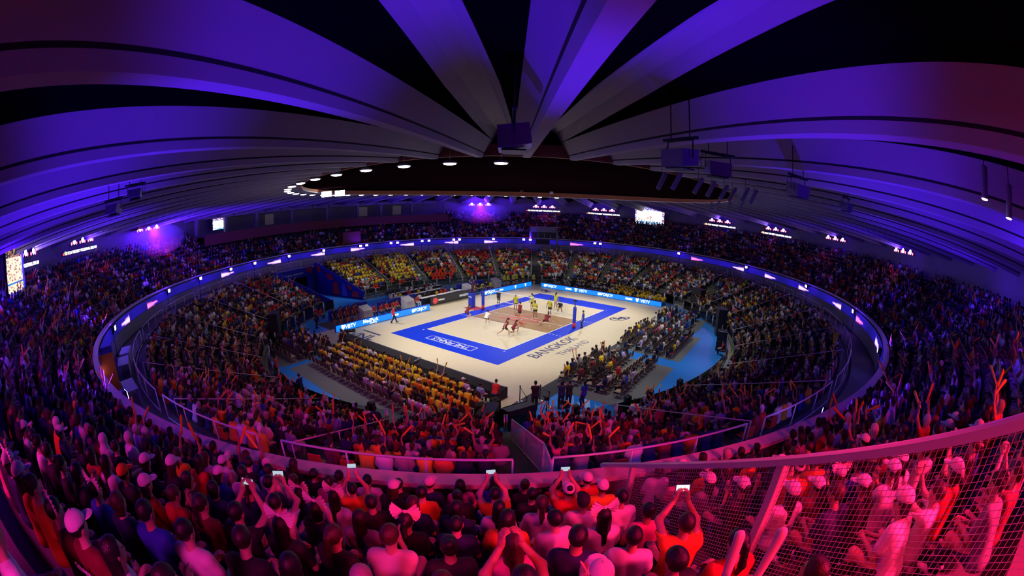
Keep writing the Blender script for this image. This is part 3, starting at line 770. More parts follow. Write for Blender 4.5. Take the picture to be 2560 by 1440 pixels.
# ring lamps on the parapet
RL = {}
def ring_lamp(deg, n):
    o = empty('parapet_light', epos(.28, deg, 5.72), efacing(0, deg))
    mb = MB(); mb.box((0, 0, 0), (.5, .22, .36), 0, 0, .03); mb.box((0, -.13, -.12), (.12, .12, .5)); link('housing', RL.setdefault('h', mb.mesh('rl')), M_BLACK, o)
    mb = MB(); mb.box((0, .118, 0), (.4, .02, .27), 0, 0, .008); link('lens', RL.setdefault('l', mb.mesh('rll')), E_BLUEW, o)
    mb = MB(); mb.cyl((0, -.13, -.35), (0, -.13, -1.7), .03, n=6); mb.box((0, -.13, -1.72), (.3, .3, .04)); link('stand', RL.setdefault('s', mb.mesh('rls')), M_BLACK, o)
    tag(o, 'blue-white wash light on the parapet, %s clockwise from the stair fence' % ordw(n), 'stage light', 'parapet wash lights')
angs = [144.6, 133.5, 123.6, 116.1, 105.7, 95.4, 84.6, 82.8, 75.7, 73.8, 66.6, 64.6, 57.3, 55.6, 45.5, 36.4, 34.4, 14.4, 12.7, -12.9, -36.5, -59.5, -81.2, -103.5, -124.0, -165.1, 169.2]
for i, d in enumerate(sorted(angs, key=lambda q: (-142-q) % 360)):
    ring_lamp(d, i+1)
    p = epos(-.25, d, 5.75); q = epos(-14, d, 5.0)
    near_l = 1+9*max(0, math.cos(math.radians(d-168)))**3+5*max(0, math.cos(math.radians(d+112)))**3
    point('parapet_light_glow', p, 34, BLUE, .15)
    spot('parapet_light_up', epos(.2, d, 5.95), epos(3.5, d, 13), 330*near_l, BLUE, 125, .7, .2)
# light bars on the back wall: three blue-white beams, six red blinders, running-text sign below
BAR = {}
def light_bar(deg, z, label, sign=True, strength=1.0, front=True):
    o = empty('light_bar', epos(8.7, deg, z), efacing(8.6, deg))
    mb = MB()
    for zz in (0, .3): mb.tube([(-2.3, 0, zz), (2.3, 0, zz)], .03, 5)
    for i in range(9): x = -2.3+4.6*i/8; mb.tube([(x, 0, 0), (x+.28 if i < 8 else x, 0, .3)], .015, 4)
    link('truss', BAR.setdefault('t', mb.mesh('truss')), M_BLACK, o)
    for i in range(3):
        mb = MB(); mb.lathe([(.2, -.2), (.27, .05), (.27, .1)], 12, (0, 0, 0), R=np.array([[1, 0, 0], [0, 0, 1], [0, -1, 0]])); b = link('beam_light', BAR.setdefault('b', mb.mesh('beam')), M_BLACK, o, loc=(-1.55+1.55*i, .12, .22))
        mb = MB(); mb.lathe([(.24, .1), (.2, .13), (.02, .14)], 12, R=np.array([[1, 0, 0], [0, 0, 1], [0, -1, 0]])); link('lens', BAR.setdefault('bl', mb.mesh('beaml')), E_BLUEW, b)
    for i in range(6):
        mb = MB(); mb.lathe([(.13, -.1), (.16, .05), (.16, .08)], 10, R=np.array([[1, 0, 0], [0, 0, 1], [0, -1, 0]])); b = link('red_blinder', BAR.setdefault('r', mb.mesh('blind')), M_BLACK, o, loc=(-1.98+1.55*(i//2)+.86*(i % 2), .1, .08))
        mb = MB(); mb.lathe([(.14, .08), (.1, .1), (.02, .105)], 10, R=np.array([[1, 0, 0], [0, 0, 1], [0, -1, 0]])); link('lens', BAR.setdefault('rl', mb.mesh('blindl')), E_RED, b)
    tag(o, label, 'light bar', 'light bars on the back wall')
    if sign:
        s = empty('running_text_sign', epos(8.75, deg, z-.62), efacing(8.6, deg))
        mb = MB(); mb.box((.3, -.06, 0), (6.2, .1, .42), 0, 0, .02); link('cabinet', BAR.setdefault('c', mb.mesh('cab')), M_BLACK, s)
        link('lettering', text_mesh('WATCH THE BEST VOLLEYBALL LIVE ON', .33, weight=.016), E_SIGN, s, M=axes((0, .01, -.02), (-1, 0, 0), (0, 0, 1)))
        for j, (cx, cm) in enumerate(((3.2, (1, .1, .1)), (2.85, (.3, 1, .3)), (2.5, (1, .25, .1)))):
            mb = MB(); mb.lathe([(.13, 0), (.13, .02)], 8, R=np.array([[1, 0, 0], [0, 0, 1], [0, -1, 0]])); link('score_icon', BAR.setdefault('i', mb.mesh('icon')), emis('icon %d' % j, cm, 1.2), s, loc=(cx, .0, -.02 if j != 1 else .08))
        tag(s, 'white running text sign below the light bar, '+label.split(', ')[-1].replace('light bar with sign ', ''), 'sign', 'running text signs')
    # its own light
    if front:
        point('bar_blue', epos(7.9, deg, z+.35), 150*strength, BLUE, .3)
        spot('bar_red', epos(8.2, deg, z+.1), epos(3.2, deg, 5), 420*strength, RED, 82, .8, .3)
for d, z, nm, sg, st in ((47.9, 11.6, 'light bar with blue haze, far wall straight across the court', False, 3.0), (30.9, 11.45, 'light bar with sign, far wall right of the hazy one', True, 1.0), (14.7, 11.45, 'light bar with sign, far wall just left of the video screen', True, .8), (-17.9, 11.5, 'light bar with sign, first right of the far video screen', True, .8), (-34.2, 11.45, 'light bar with sign, second right of the far video screen', True, .8), (-51.8, 11.6, 'light bar without sign, third right of the far video screen', False, .8), (-72.1, 11.75, 'light bar without sign, farthest right on the back wall', False, .8),
                         (132.8, 11.8, 'light bar with blue haze on the left wall', False, 3.2), (150.2, 11.8, 'light bar with sign, left wall nearer the camera', True, 1.4), (165.7, 11.75, 'light bar with sign beside the big left video screen', True, .9)):
    light_bar(d, z, nm, sg, st)

# ------------------------------------------------------------------ video screens
def screen_mat(seed, cols):
    m = bpy.data.materials.new('video picture'); m.use_nodes = True; nt = m.node_tree; b = nt.nodes['Principled BSDF']
    b.inputs['Base Color'].default_value = (.01, .01, .01, 1)
    at = nt.nodes.new('ShaderNodeAttribute'); at.attribute_name = 'pix'
    nt.links.new(at.outputs['Color'], b.inputs['Emission Color']); b.inputs['Emission Strength'].default_value = 1.6
    return m
def video(name, M4, W, H, fn, nx, ny, label, back=True):
    V = []; F = []; C_ = []
    for j in range(ny):
        for i in range(nx):
            x0, x1 = -W/2+W*i/nx, -W/2+W*(i+1)/nx; y0, y1 = -H/2+H*j/ny, -H/2+H*(j+1)/ny
            b = len(V); V += [(x0, y0, .02), (x1, y0, .02), (x1, y1, .02), (x0, y1, .02)]; F.append((b, b+1, b+2, b+3)); C_ += [fn((i+.5)/nx, (j+.5)/ny)]*4
    me = bpy.data.meshes.new('picture'); me.from_pydata(V, [], F); at = me.color_attributes.new('pix', 'FLOAT_COLOR', 'POINT')
    at.data.foreach_set('color', np.concatenate([np.array(C_, float), np.ones((len(C_), 1))], 1).astype(np.float32).ravel())
    o = empty(name); o.matrix_world = M4
    link('picture', me, screen_mat(0, None), o)
    mb = MB(); mb.box((0, 0, -.12), (W+.14, H+.14, .24), 0, 0, .03); link('cabinet', mb.mesh('cabinet'), M_BLACK, o)
    return tag(o, label, 'video screen')
def pic_court(u, v):
    h = math.sin(u*91.7+v*53.1)*43758.5; n = h-math.floor(h)
    if v > .8 or u < .06 or u > .93: return (.05, .1, .5) if n < .4 else ((.6, .1, .12) if n < .6 else (.7, .7, .75))
    if v < .16: return (.02, .3, .75) if n < .55 else (.75, .75, .8)
    if .4 < u < .6 and .3 < v < .5 and n < .3: return (.4, .1, .1)
    return (.78, .76, .7)
def pic_left(u, v):
    h = math.sin(u*17.3+v*71.9)*43758.5; n = h-math.floor(h)
    if u > .9: return (.03, .03, .7)
    if v < .2: return (.03, .03, .55) if n < .85 else (.7, .1, .3)
    if v > .72: return (.45, .2, .05) if n < .4 else (.02, .02, .03)
    if .32 < v < .36: return (.02, .15, .5)
    return (.7, .62, .42) if n < .8 else (.35, .1, .08)
def face_M(off, deg, z, tilt=0):
    p = epos(off, deg, z); a = efacing(off, deg); f = np.array([-math.sin(a), math.cos(a), 0]); x = np.array([f[1], -f[0], 0])*-1
    up = np.array([0, 0, 1.0]); f2 = unit(f*math.cos(tilt)-up*math.sin(tilt)); x = unit(np.cross(up, f2)); u2 = np.cross(f2, x)
    return axes(p, x, u2)
video('video_screen', face_M(8.3, 1.9, 11.25), 5.6, 3.2, pic_court, 40, 24, 'bright video screen on the far wall showing the court')
video('video_screen', face_M(8.3, 114.9, 11.2), 2.4, 1.5, pic_court, 24, 14, 'small video screen on the left gallery wall')
video('video_screen', face_M(7.9, 170.3, 10.9), 3.3, 4.0, pic_left, 26, 40, 'tall video screen cut by the left edge of the picture')

# ------------------------------------------------------------------ gallery of boxes on the left wall (angles 57 to 122)
mb = MB(); mb.ring([(7.2, 12.0), (7.2, 12.5), (9.7, 12.5), (9.7, 12.0)], 57, 122, 40); gal = tag(link('gallery_beam', mb.mesh('beam'), M_CONC), 'pale lintel beam over the open gallery on the left wall', 'beam')
for i in range(16):
    p = epos(7.14, 59+i*4.1, 12.25); mb = MB(); mb.lathe([(.14, 0), (.14, .06)], 10, p, R=np.array([[1, 0, 0], [0, 0, 1], [0, -1, 0]])); link('beam_boss', mb.mesh('boss'), M_CONCD, gal)
for i, d in enumerate((57.5, 66, 74, 80, 88, 97, 106, 114, 121.5)):
    p = epos(7.6, d, 11.0); mb = MB(); mb.box(p, (.45, .45, 2.1), math.radians(d), 0, .03); tag(link('gallery_column', mb.mesh('col'), M_CONC), 'square gallery column, %s from the far end of the left gallery' % ordw(i+1), 'column', 'gallery columns')
mb = MB(); mb.ring([(5.6, 8.6), (5.6, 9.95), (5.75, 9.95), (5.75, 8.6)], 57, 122, 40); tag(link('gallery_parapet', mb.mesh('par'), mat('red brown panel', (.2, .03, .02), .6, var=.2)), 'red-brown panelled parapet in front of the left gallery', 'parapet')
mb = MB(); mb.ring([(5.75, 9.75), (5.75, 9.85), (9.7, 9.85), (9.7, 9.75)], 57, 122, 40); tag(link('gallery_floor', mb.mesh('gf'), M_CONCD), 'dark floor slab of the open gallery on the left wall', 'slab')
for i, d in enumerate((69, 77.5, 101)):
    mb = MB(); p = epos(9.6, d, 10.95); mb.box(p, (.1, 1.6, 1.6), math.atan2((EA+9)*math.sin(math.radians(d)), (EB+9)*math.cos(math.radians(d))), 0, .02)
    tag(link('glowing_doorway', mb.mesh('dw'), mat('self-glowing doorway wall', (.6, .55, .4), .8, emit=(.9, .75, .45), estr=.02)), 'faintly self-glowing room wall behind the gallery, %s from the far end' % ordw(i+1), 'wall panel', 'self-glowing room walls behind the gallery')  # weak emission on the panel stands in for light inside the rooms
mb = MB(); mb.ring([(1.4, 6.0), (1.4, 7.9), (3.2, 7.9), (3.2, 6.0)], 83.5, 88.5, 6); tag(link('entrance_block', mb.mesh('eb'), mat('red brown panel', (.2, .03, .02))), 'red-brown panelled entrance block in the left upper tier', 'entrance')
# far entrance with glass doors
o = empty('entrance_portal', epos(1.0, 30.4, CZ), efacing(1, 30.4))
mb = MB(); mb.box((-2.3, 0, 1.9), (.3, 1.5, 3.8)); mb.box((2.3, 0, 1.9), (.3, 1.5, 3.8)); mb.box((0, 0, 3.6), (4.9, 1.5, .9)); link('frame', mb.mesh('pf'), M_CONC, o)
for i in range(4):
    mb = MB(); mb.box((-1.6+1.07*i, .3, 1.55), (1.0, .04, 3.1)); d = link('door', mb.mesh('pd'), M_BLACK, o); mb = MB(); mb.box((-1.15+1.07*i, .33, 1.5), (.04, .03, 2.9)); link('door_edge', mb.mesh('pe'), M_STEEL, d)
tag(o, 'grey entrance portal with dark doors in the far upper tier', 'entrance')

# ------------------------------------------------------------------ rails
AISLES = [-140.2+360/27*k for k in range(27)]
def rail_seg(d0, d1, off, zb, h, label, name='handrail', post=1.9, lower=(.12,), mt=None):
    mt = mt or M_RAIL
    n = max(3, int(abs(d1-d0)/1.2)); A = [d0+(d1-d0)*i/n for i in range(n+1)]
    o = empty(name, epos(off, (d0+d1)/2, zb))
    L = np.array(epos(off, (d0+d1)/2, zb))
    mb = MB(); mb.tube([np.array(epos(off, a, zb+h))-L for a in A], .032, 6); link('top_rail', mb.mesh('tr'), mt, o)
    for z in lower:
        mb = MB(); mb.tube([np.array(epos(off, a, zb+z))-L for a in A], .026, 5); link('lower_rail', mb.mesh('lr'), mt, o)
    np_ = max(2, int(abs(math.radians(d1-d0))*(EA+off)/post)+1)
    for i in range(np_):
        a = d0+(d1-d0)*i/(np_-1); mb = MB(); p = np.array(epos(off, a, zb))-L; mb.cyl(p, p+np.array([0, 0, h]), .026, n=6); link('post', mb.mesh('po'), mt, o)
    return tag(o, label, 'railing', 'rails at the back of the lower tier')
for i, a in enumerate(AISLES):
    d0, d1 = a+.9, a+360/27-.9
    q = (d0+180) % 360-180
    if TUN0-1 < q < TUN1 or (q < TUN0 < q+12): d1 = d0+max(1.5, (TUN0-.3-q)) if q < TUN0 else d1
    rail_seg(d0, d1, -1.5, CZ, 1.05, 'pale rail behind the lower tier, %s section clockwise from the stair fence' % ordw((27-i) % 27+1))
# stair rails on the lower tier aisles seen across the hall
for i, a in enumerate(AISLES):
    if abs(((a+140.2+180) % 360)-180) < 1 or TUN0-3 < ((a+180) % 360-180) < TUN1+3: continue
    q = (a+180) % 360-180
    if not (-130 < q < 100 or q > 112 or q < -150): continue
    o = empty('stair_rail', epos(-6, a, 0)); L = np.array(epos(-6, a, 0))
    P = [np.array(epos(LR0+LRD*k, a+.75, lower_row(k)[1]+.95))-L for k in (0, 5, 10)]
    mb = MB(); mb.tube(P, .025, 5); link('top_rail', mb.mesh('sr'), M_RAIL, o)
    for k in (0, 3, 7, 10):
        p = np.array(epos(LR0+LRD*k, a+.75, lower_row(k)[1]))-L; mb = MB(); mb.cyl(p, p+np.array([0, 0, .95]), .02, n=5); link('post', mb.mesh('sp'), M_RAIL, o)
    tag(o, 'thin stair rail on the lower tier, %s aisle clockwise from the stair fence' % ordw((27-i) % 27 or 27), 'railing', 'stair rails of the lower tier')
# mesh fences: square wire grid in a tube frame
def mesh_fence(name, P0, P1, label, h0=1.05, posts=(0, .5, 1), cell=.05, wire=.0045, tube=.035, drop=1.0, cap=0.0, extra=None):
    """P0, P1: rail ends (top); the panel hangs below, parallel to the rail"""
    P0 = np.array(P0, float); P1 = np.array(P1, float); L = np.linalg.norm(P1-P0); o = empty(name, P0*.5+P1*.5-np.array([0, 0, h0])); O = np.array(o.location)
    mb = MB()
    if cap: 
        d = unit(P1-P0); s = unit(np.cross(d, [0, 0, 1])); 
        V = []
        for P in (P0, P1):
            for sx, dz in ((-1, -.03), (1, -.03), (1, .04), (.5, .06), (-.5, .06), (-1, .04)): V.append(P+s*cap*sx+np.array([0, 0, dz])-O)
        mb.add(V, [(k, (k+1) % 6, 6+(k+1) % 6, 6+k) for k in range(6)]+[(5, 4, 3, 2, 1, 0), (6, 7, 8, 9, 10, 11)])
    else: mb.tube([P0-O, P1-O], tube, 8)
    link('top_rail', mb.mesh('tr'), M_RAIL, o)
    mb = MB(); mb.tube([P0-O-np.array([0, 0, drop]), P1-O-np.array([0, 0, drop])], tube*.7, 6); link('bottom_rail', mb.mesh('br'), M_RAIL, o)
    for t in posts:
        p = P0+(P1-P0)*t-O; mb = MB(); d = unit(P1-P0); a = math.atan2(d[1], d[0]); mb.box(p-np.array([0, 0, h0/2]), (tube*1.9, tube*1.9, h0), a, 0, .006); link('post', mb.mesh('po'), M_RAIL, o)
    mb = MB(); n = int(L/cell)
    def wire_(a, b):
        a = np.array(a); b = np.array(b); d = unit(b-a); s = unit(np.cross(d, [.3, .5, .81])); t = np.cross(d, s); w_ = wire*.5
        mb.add([a+s*w_, a+t*w_, a-s*w_*.5-t*w_, b+s*w_, b+t*w_, b-s*w_*.5-t*w_], [(0, 1, 4, 3), (1, 2, 5, 4), (2, 0, 3, 5)])
    for i in range(1, n):
        p = P0+(P1-P0)*i/n-O; wire_(p, p-np.array([0, 0, drop]))
    for j in range(1, int(drop/cell)+1):
        z = np.array([0, 0, cell*j]); wire_(P0-O-z, P1-O-z)
    g = link('wire_mesh', mb.mesh('wm'), M_RAIL, o); g['kind'] = 'stuff'
    return tag(o, label, 'fence')
FA = -138.05
def fz(off): return 5.86+.652*(off-.2)
mesh_fence('mesh_fence', epos(.2, FA, fz(.2)), epos(8.4, FA, fz(8.4)), 'pink-lit wire mesh fence with wide pale cap, rising at the right of the picture', 1.75, (.0, .165, .545, .92), .052, .0045, .05, 1.6, cap=.085)
mesh_fence('stair_fence', epos(-9.6, -140.15, 1.75), epos(-2.9, -139.3, 4.55), 'wire mesh stair fence running down the near lower tier', 1.05, (0, .5, 1), .04, .004, .03, .98)
mesh_fence('stair_fence', epos(-2.9, -139.3, 4.55), epos(-1.7, -139.3, 4.75), 'short upright end panel at the top of the mesh stair fence', .95, (1,), .04, .004, .03, .9)

# ------------------------------------------------------------------ glass barrier round the floor, pairs of steel posts
GO = -10.95; gl_n = 0
a = TUN1-360+.4
while a < TUN0-.4:
    step = math.degrees(1.95/math.hypot((EA+GO)*math.sin(math.radians(a)), (EB+GO)*math.cos(math.radians(a))))
    b = min(a+step*.94, TUN0-.3)
    q0, q1 = np.array(epos(GO, a, 0)), np.array(epos(GO, b, 0))
    if not (-39.5 < (a+180) % 360-180 < -33.5):
        gl_n += 1
        o = empty('glass_barrier', (q0+q1)/2); O = (q0+q1)/2
        ang = math.atan2(*(q1-q0)[1::-1]); L = np.linalg.norm(q1-q0)
        for q in (q0, q1):
            mb = MB(); mb.cyl(q-O, q-O+np.array([0, 0, 1.25]), .045, n=8); mb.lathe([(.05, 1.25), (.05, 1.28), (.02, 1.3)], 8, q-O); link('post', mb.mesh('gp'), M_STEEL, o)
        mb = MB(); mb.box((0, 0, .72), (L-.12, .012, .98), ang); link('pane', mb.mesh('pane'), M_GLASS, o)
        tag(o, 'clear glass barrier panel with two steel posts, %s round the floor from the tunnel' % ordw(gl_n) if gl_n < 100 else 'clear glass barrier panel with two steel posts, %s before the tunnel wall' % ordw(gl_n-99), 'barrier', 'glass barrier panels round the floor')
    a += step
m = MB(); m.ring([(-10.9, 0), (-10.9, .32), (-10.55, .32), (-10.55, 0)], TUN1-360, TUN0, 120)
struct(link('baseboard_floor', m.mesh('kerb'), M_CONC), 'low concrete kerb at the foot of the lower tier')

# ------------------------------------------------------------------ tunnel with blue and red printed walls
M_TBLUE = mat('tunnel blue print', (.008, .012, .38), .55); M_TRED = mat('tunnel red print', (.45, .01, .03), .55); M_TLIL = mat('tunnel light blue print', (.07, .05, .6), .55)
def stand_top(off): 
    k = (off-LR0)/LRD; return LZ0+LRISE*k+.3
def tun_wall(name, deg, flip, label):
    o = empty(name, epos(-5, deg, 0)); O = np.array(epos(-5, deg, 0))
    P = [(-10.6, 0), (-.4, 0), (-.4, 4.3), (-1.6, 4.2), (-10.6, 1.1)]
    th = np.array([*(np.array(epos(-5, deg+.1, 0))-O)[:2], 0]); th = unit(th)*.12*(1 if flip else -1)
    mb = MB(); mb.poly([np.array(epos(p, deg, z))-O for p, z in P], 1.0, th); link('wall_panel', mb.mesh('tw'), M_TBLUE, o)
    e = -unit(th)*.006
    for poly, mt in (([(-9.9, .3), (-9.6, 1.0), (-8.6, .9), (-8.4, .25)], M_TRED), ([(-7.6, .2), (-7.2, 1.6), (-6.6, 1.9), (-6.4, .2)], M_TLIL), ([(-6.0, .3), (-5.4, 2.0), (-4.7, 1.8), (-4.5, .3)], M_TRED), ([(-4.8, 2.2), (-4.2, 3.0), (-3.2, 2.9), (-3.7, 2.1)], M_TRED), ([(-2.0, 3.0), (-1.7, 4.0), (-1.0, 3.9), (-1.2, 3.1)], M_TRED), ([(-8.6, 1.2), (-8.1, 1.7), (-7.5, 1.8), (-7.9, 1.1)], M_TRED)):
        mb = MB(); mb.poly([np.array(epos(p, deg, z))-O+e for p, z in poly], .004, -unit(th)); link('printed_shape', mb.mesh('ps'), mt, o)
    return tag(o, label, 'wall panel')
tun_wall('tunnel_wall', TUN0, False, 'blue tunnel side wall with red shapes, right of the players tunnel')
tun_wall('tunnel_wall', TUN1, True, 'blue tunnel side wall left of the players tunnel')
o = empty('tunnel_portal', epos(-.6, (TUN0+TUN1)/2, 0), efacing(0, (TUN0+TUN1)/2))
mb = MB(); mb.box((0, 0, 3.35), (7.2, .14, 1.3)); mb.box((2.85, 0, 1.4), (1.7, .14, 2.8)); mb.box((-3.0, 0, 1.4), (1.2, .14, 2.8)); link('printed_front', mb.mesh('pp'), M_TBLUE, o)
text('lettering', 'VOLLEYBALL YOUR WAY', M_WHITE, o, axes((.3, .08, 3.2), (-1, 0, 0), (0, 0, 1)), .36, weight=.006)
for i, (x, z, s) in enumerate(((-3.2, 3.4, .5), (-2.6, 3.6, .45), (3.2, 3.0, .4))):
    mb = MB(); mb.poly([(x-.15, .075, z-s), (x+.25, .075, z-s*.8), (x+.35, .075, z+s), (x-.05, .075, z+s*.8)][::-1], .006, (0, 1, 0)); link('printed_shape', mb.mesh('ps'), M_TRED, o)
mb = MB(); mb.box((0, -2.2, 1.4), (4.0, .1, 2.8)); link('opening_shade_sheet', mb.mesh('do'), M_ROOFD, o)  # black sheet stands in for the shaded depth of the opening
tag(o, 'blue printed tunnel portal under the concourse with dark opening', 'portal')
m = MB(); P = [epos(-10.62, TUN0+(TUN1-TUN0)*i/8, -.1) for i in range(9)]+[epos(.6, TUN1-(TUN1-TUN0)*i/8, -.1) for i in range(9)]
m.poly(P, .101); struct(link('floor_tunnel', m.mesh('ft'), M_FLOOR), 'blue floor of the players tunnel')
m = MB(); m.ring([(-.5, CZ-.3), (-.5, CZ), (.7, CZ), (.7, CZ-.3)], TUN0, TUN1, 8); struct(link('floor_concourse', m.mesh('fc'), M_CONC), 'concourse bridge over the players tunnel')
# ------------------------------------------------------------------ net and referee stand
o = empty('volleyball_net', (0, 0, ZC))
M_BLUEPAD = mat('blue post pad', (.01, .03, .5), .55); M_REDPAD = mat('red pad', (.45, .02, .04), .6)
for s in (-1, 1):
    mb = MB(); mb.lathe([(.14, 0), (.16, .05), (.16, 1.95), (.12, 2.05)], 12, (0, 5.5*s, 0)); p = link('post_pad', mb.mesh('pad'), M_BLUEPAD, o)
    mb = MB(); mb.cyl((0, 5.5*s, 2.0), (0, 5.5*s, 2.5), .05, n=8); mb.box((0, 5.5*s, 2.62), (.2, .28, .16), 0, 0, .02); link('post_top', mb.mesh('pt'), M_BLACK, p)
    mb = MB(); mb.lathe([(.165, .06), (.165, .55)], 12, (0, 5.5*s, 0)); link('pad_print', mb.mesh('pp'), M_REDPAD, p)
    mb = MB(); mb.cyl((0, 4.5*s, 1.3), (0, 4.5*s, 3.05), .008, n=6); link('antenna', mb.mesh('an'), M_REDPAD, o)
    mb = MB(); mb.box((0, 4.5*s, 1.74), (.012, .05, 1.0)); link('side_band', mb.mesh('sb'), M_WHITE, o)
    for za, zb in ((2.2, 2.25), (1.25, 1.2)): mb = MB(); mb.tube([(0, 4.75*s, za), (0, 5.4*s, zb)], .008, 5); link('tension_rope', mb.mesh('rp'), M_BLACK, o)
mb = MB(); mb.box((0, 0, 2.205), (.02, 9.6, .07)); link('top_band', mb.mesh('tb'), M_WHITE, o)
mb = MB(); mb.box((0, 0, 1.25), (.016, 9.6, .05)); link('bottom_band', mb.mesh('bb'), M_WHITE, o)
mb = MB()
for i in range(97): y = -4.8+.1*i; mb.add([(0, y-.0018, 1.25), (0, y+.0018, 1.25), (0, y+.0018, 2.2), (0, y-.0018, 2.2)], [(0, 1, 2, 3)])
for i in range(1, 10): z = 1.25+.095*i; mb.add([(0, -4.8, z-.0018), (0, 4.8, z-.0018), (0, 4.8, z+.0018), (0, -4.8, z+.0018)], [(0, 1, 2, 3)])
g = link('net_cords', mb.mesh('cords'), M_BLACK, o); g['kind'] = 'stuff'
tag(o, 'volleyball net with white bands between two blue padded posts', 'net')
o = empty('referee_stand', (.1, 7.2, ZC))
mb = MB(); mb.box((0, 0, .85), (.55, .62, 1.7), 0, 0, .05); link('padding', mb.mesh('rp'), M_BLUEPAD, o)
mb = MB(); mb.box((0, 0, 1.76), (.62, .7, .07), 0, 0, .01); link('platform', mb.mesh('pl'), M_BLACK, o)
mb = MB(); mb.tube([(-.28, -.3, 1.8), (-.28, -.3, 2.75), (.28, -.3, 2.75), (.28, -.3, 1.8)], .025, 6); link('guard_rail', mb.mesh('gr'), M_REDPAD, o)
for sx in (-1, 1): mb = MB(); mb.tube([(sx*.28, .3, 1.8), (sx*.28, .3, 2.6)], .025, 6); link('guard_post', mb.mesh('gp'), M_REDPAD, o)
text('crest', 'VNL', M_WHITE, o, axes((-.28, 0, 1.2), (0, -1, 0), (0, 0, 1)), .26, weight=.006)
tag(o, 'tall blue padded referee stand beside the left net post', 'referee stand')
mb = MB(); slab(mb, -.7, .7, 5.85, 7.7, ZC, ZC+.012); tag(link('red_mat', mb.mesh('rm'), M_REDPAD), 'red floor mat between referee stand and net post', 'mat')

# ------------------------------------------------------------------ advertising boards
E_LED = emis('led board blue', (.0, .22, 1.0), 1.25); E_LEDW = emis('led board white', (.85, .95, 1), 1.7)
def icon_poly(kind, s):
    if kind == 'shield': return [(-.42*s, .45*s), (-.2*s, .52*s), (0, .45*s), (.2*s, .52*s), (.42*s, .45*s), (.36*s, 0), (0, -.5*s), (-.36*s, 0)]
    if kind == 'disc': return [(.42*s*math.cos(t), .42*s*math.sin(t)) for t in np.linspace(0, 2*PI, 15)[:-1]]
    return [(-1.3*s, -.3*s), (1.3*s, -.3*s), (1.3*s, .35*s), (-1.3*s, .35*s)]
def board(p0, p1, h, items, label, face, frame_mat=None, led=True):
    p0 = np.array([*p0, 0.0]); p1 = np.array([*p1, 0.0]); L = np.linalg.norm(p1-p0); d = unit(p1-p0); n = np.array([-d[1], d[0], 0])*face
    x = d if np.cross(d, [0, 0, 1])@n > 0 else -d
    o = empty('advertising_board'); c = (p0+p1)/2; o.matrix_world = axes((c[0], c[1], ZC+.0), x, np.cross(n, x)); # local z faces the viewer, local y up
    mb = MB(); mb.box((0, h/2, -.11), (L, h, .22), 0, 0, .012); link('cabinet', mb.mesh('cab'), mat('blue board frame', (.01, .015, .35), .5) if led else M_BLACK, o)
    mb = MB(); mb.box((0, h*.5, .004), (L-.08, h-.1, .012)); sc_ = link('display', mb.mesh('dsp'), E_LED if led else mat('black board print', (.035, .035, .045), .4), o)
    for kind, s, xx, sz, sub in items:
        xx = xx*L/2
        if kind == 'text': text('lettering', s, E_LEDW if led else emis('board white', (.9, .9, .95), .7), sc_, axes((xx, h*.5+(.06 if sub else 0), .014), (1, 0, 0), (0, 1, 0)), sz, weight=.012)
        elif kind == 'poly':
            mb = MB(); mb.poly([(xx+a, h*.5+b, .0105) for a, b in icon_poly(s, sz)], .004, (0, 0, 1)); link('logo_mark', mb.mesh('lm'), sub or E_LEDW, sc_)
        if kind == 'text' and sub: text('small_lettering', sub, E_LEDW, sc_, axes((xx+.3, h*.18, .014), (1, 0, 0), (0, 1, 0)), sz*.38, weight=.005)
    return tag(o, label, 'advertising board')
LH = .68
vb = lambda x: [('poly', 'shield', x-.1, .5, None), ('text', 'VBTV', x+.03, .5, None)]
board((-15.4, 10.05), (-3.8, 9.75), LH, [('poly', 'shield', -.86, .5, None), ('text', 'VBTV', -.72, .5, None), ('text', 'MedPark', -.32, .5, 'HOSPITAL'), ('poly', 'rect', .2, .3, None), ('poly', 'disc', .6, .45, None), ('text', 'SPORJOY', .76, .46, None)], 'blue lit advertising board in front of the red-shirted team bench', -1)
board((5.4, 10.2), (15.8, 9.95), LH, [('poly', 'disc', -.88, .45, None), ('text', 'SPORJOY', -.72, .46, None), ('poly', 'rect', -.3, .3, None), ('poly', 'shield', .28, .45, None), ('poly', 'shield', .72, .45, None)], 'blue lit advertising board in front of the yellow team bench', -1)
board((16.0, 8.45), (16.0, -9.15), LH, [('poly', 'disc', -.93, .45, None), ('text', 'SPORJOY', -.82, .46, None), ('poly', 'rect', -.5, .36, None), ('poly', 'shield', -.37, .52, None), ('text', 'VBTV', -.25, .52, None), ('poly', 'disc', .02, .45, None), ('text', 'SPORJOY', .14, .46, None), ('poly', 'rect', .5, .36, None), ('poly', 'shield', .63, .52, None), ('text', 'VBTV', .75, .52, None)], 'long blue lit advertising board behind the far end line', -1)
E_BRED = emis('board red', (.9, .05, .06), .8); E_BYEL = emis('board yellow', (.9, .7, .2), .8)
bb = board((-2.4, 11.1), (4.2, 10.85), .98, [('poly', 'disc', -.8, .85, E_BRED), ('text', 'BANGKOK', .62, .36, None), ('text', 'HONOR', -.52, .26, None), ('poly', 'rect', -.55, .16, E_BYEL)], 'black advertising board with red flower logo at the scorer table', -1, led=False)
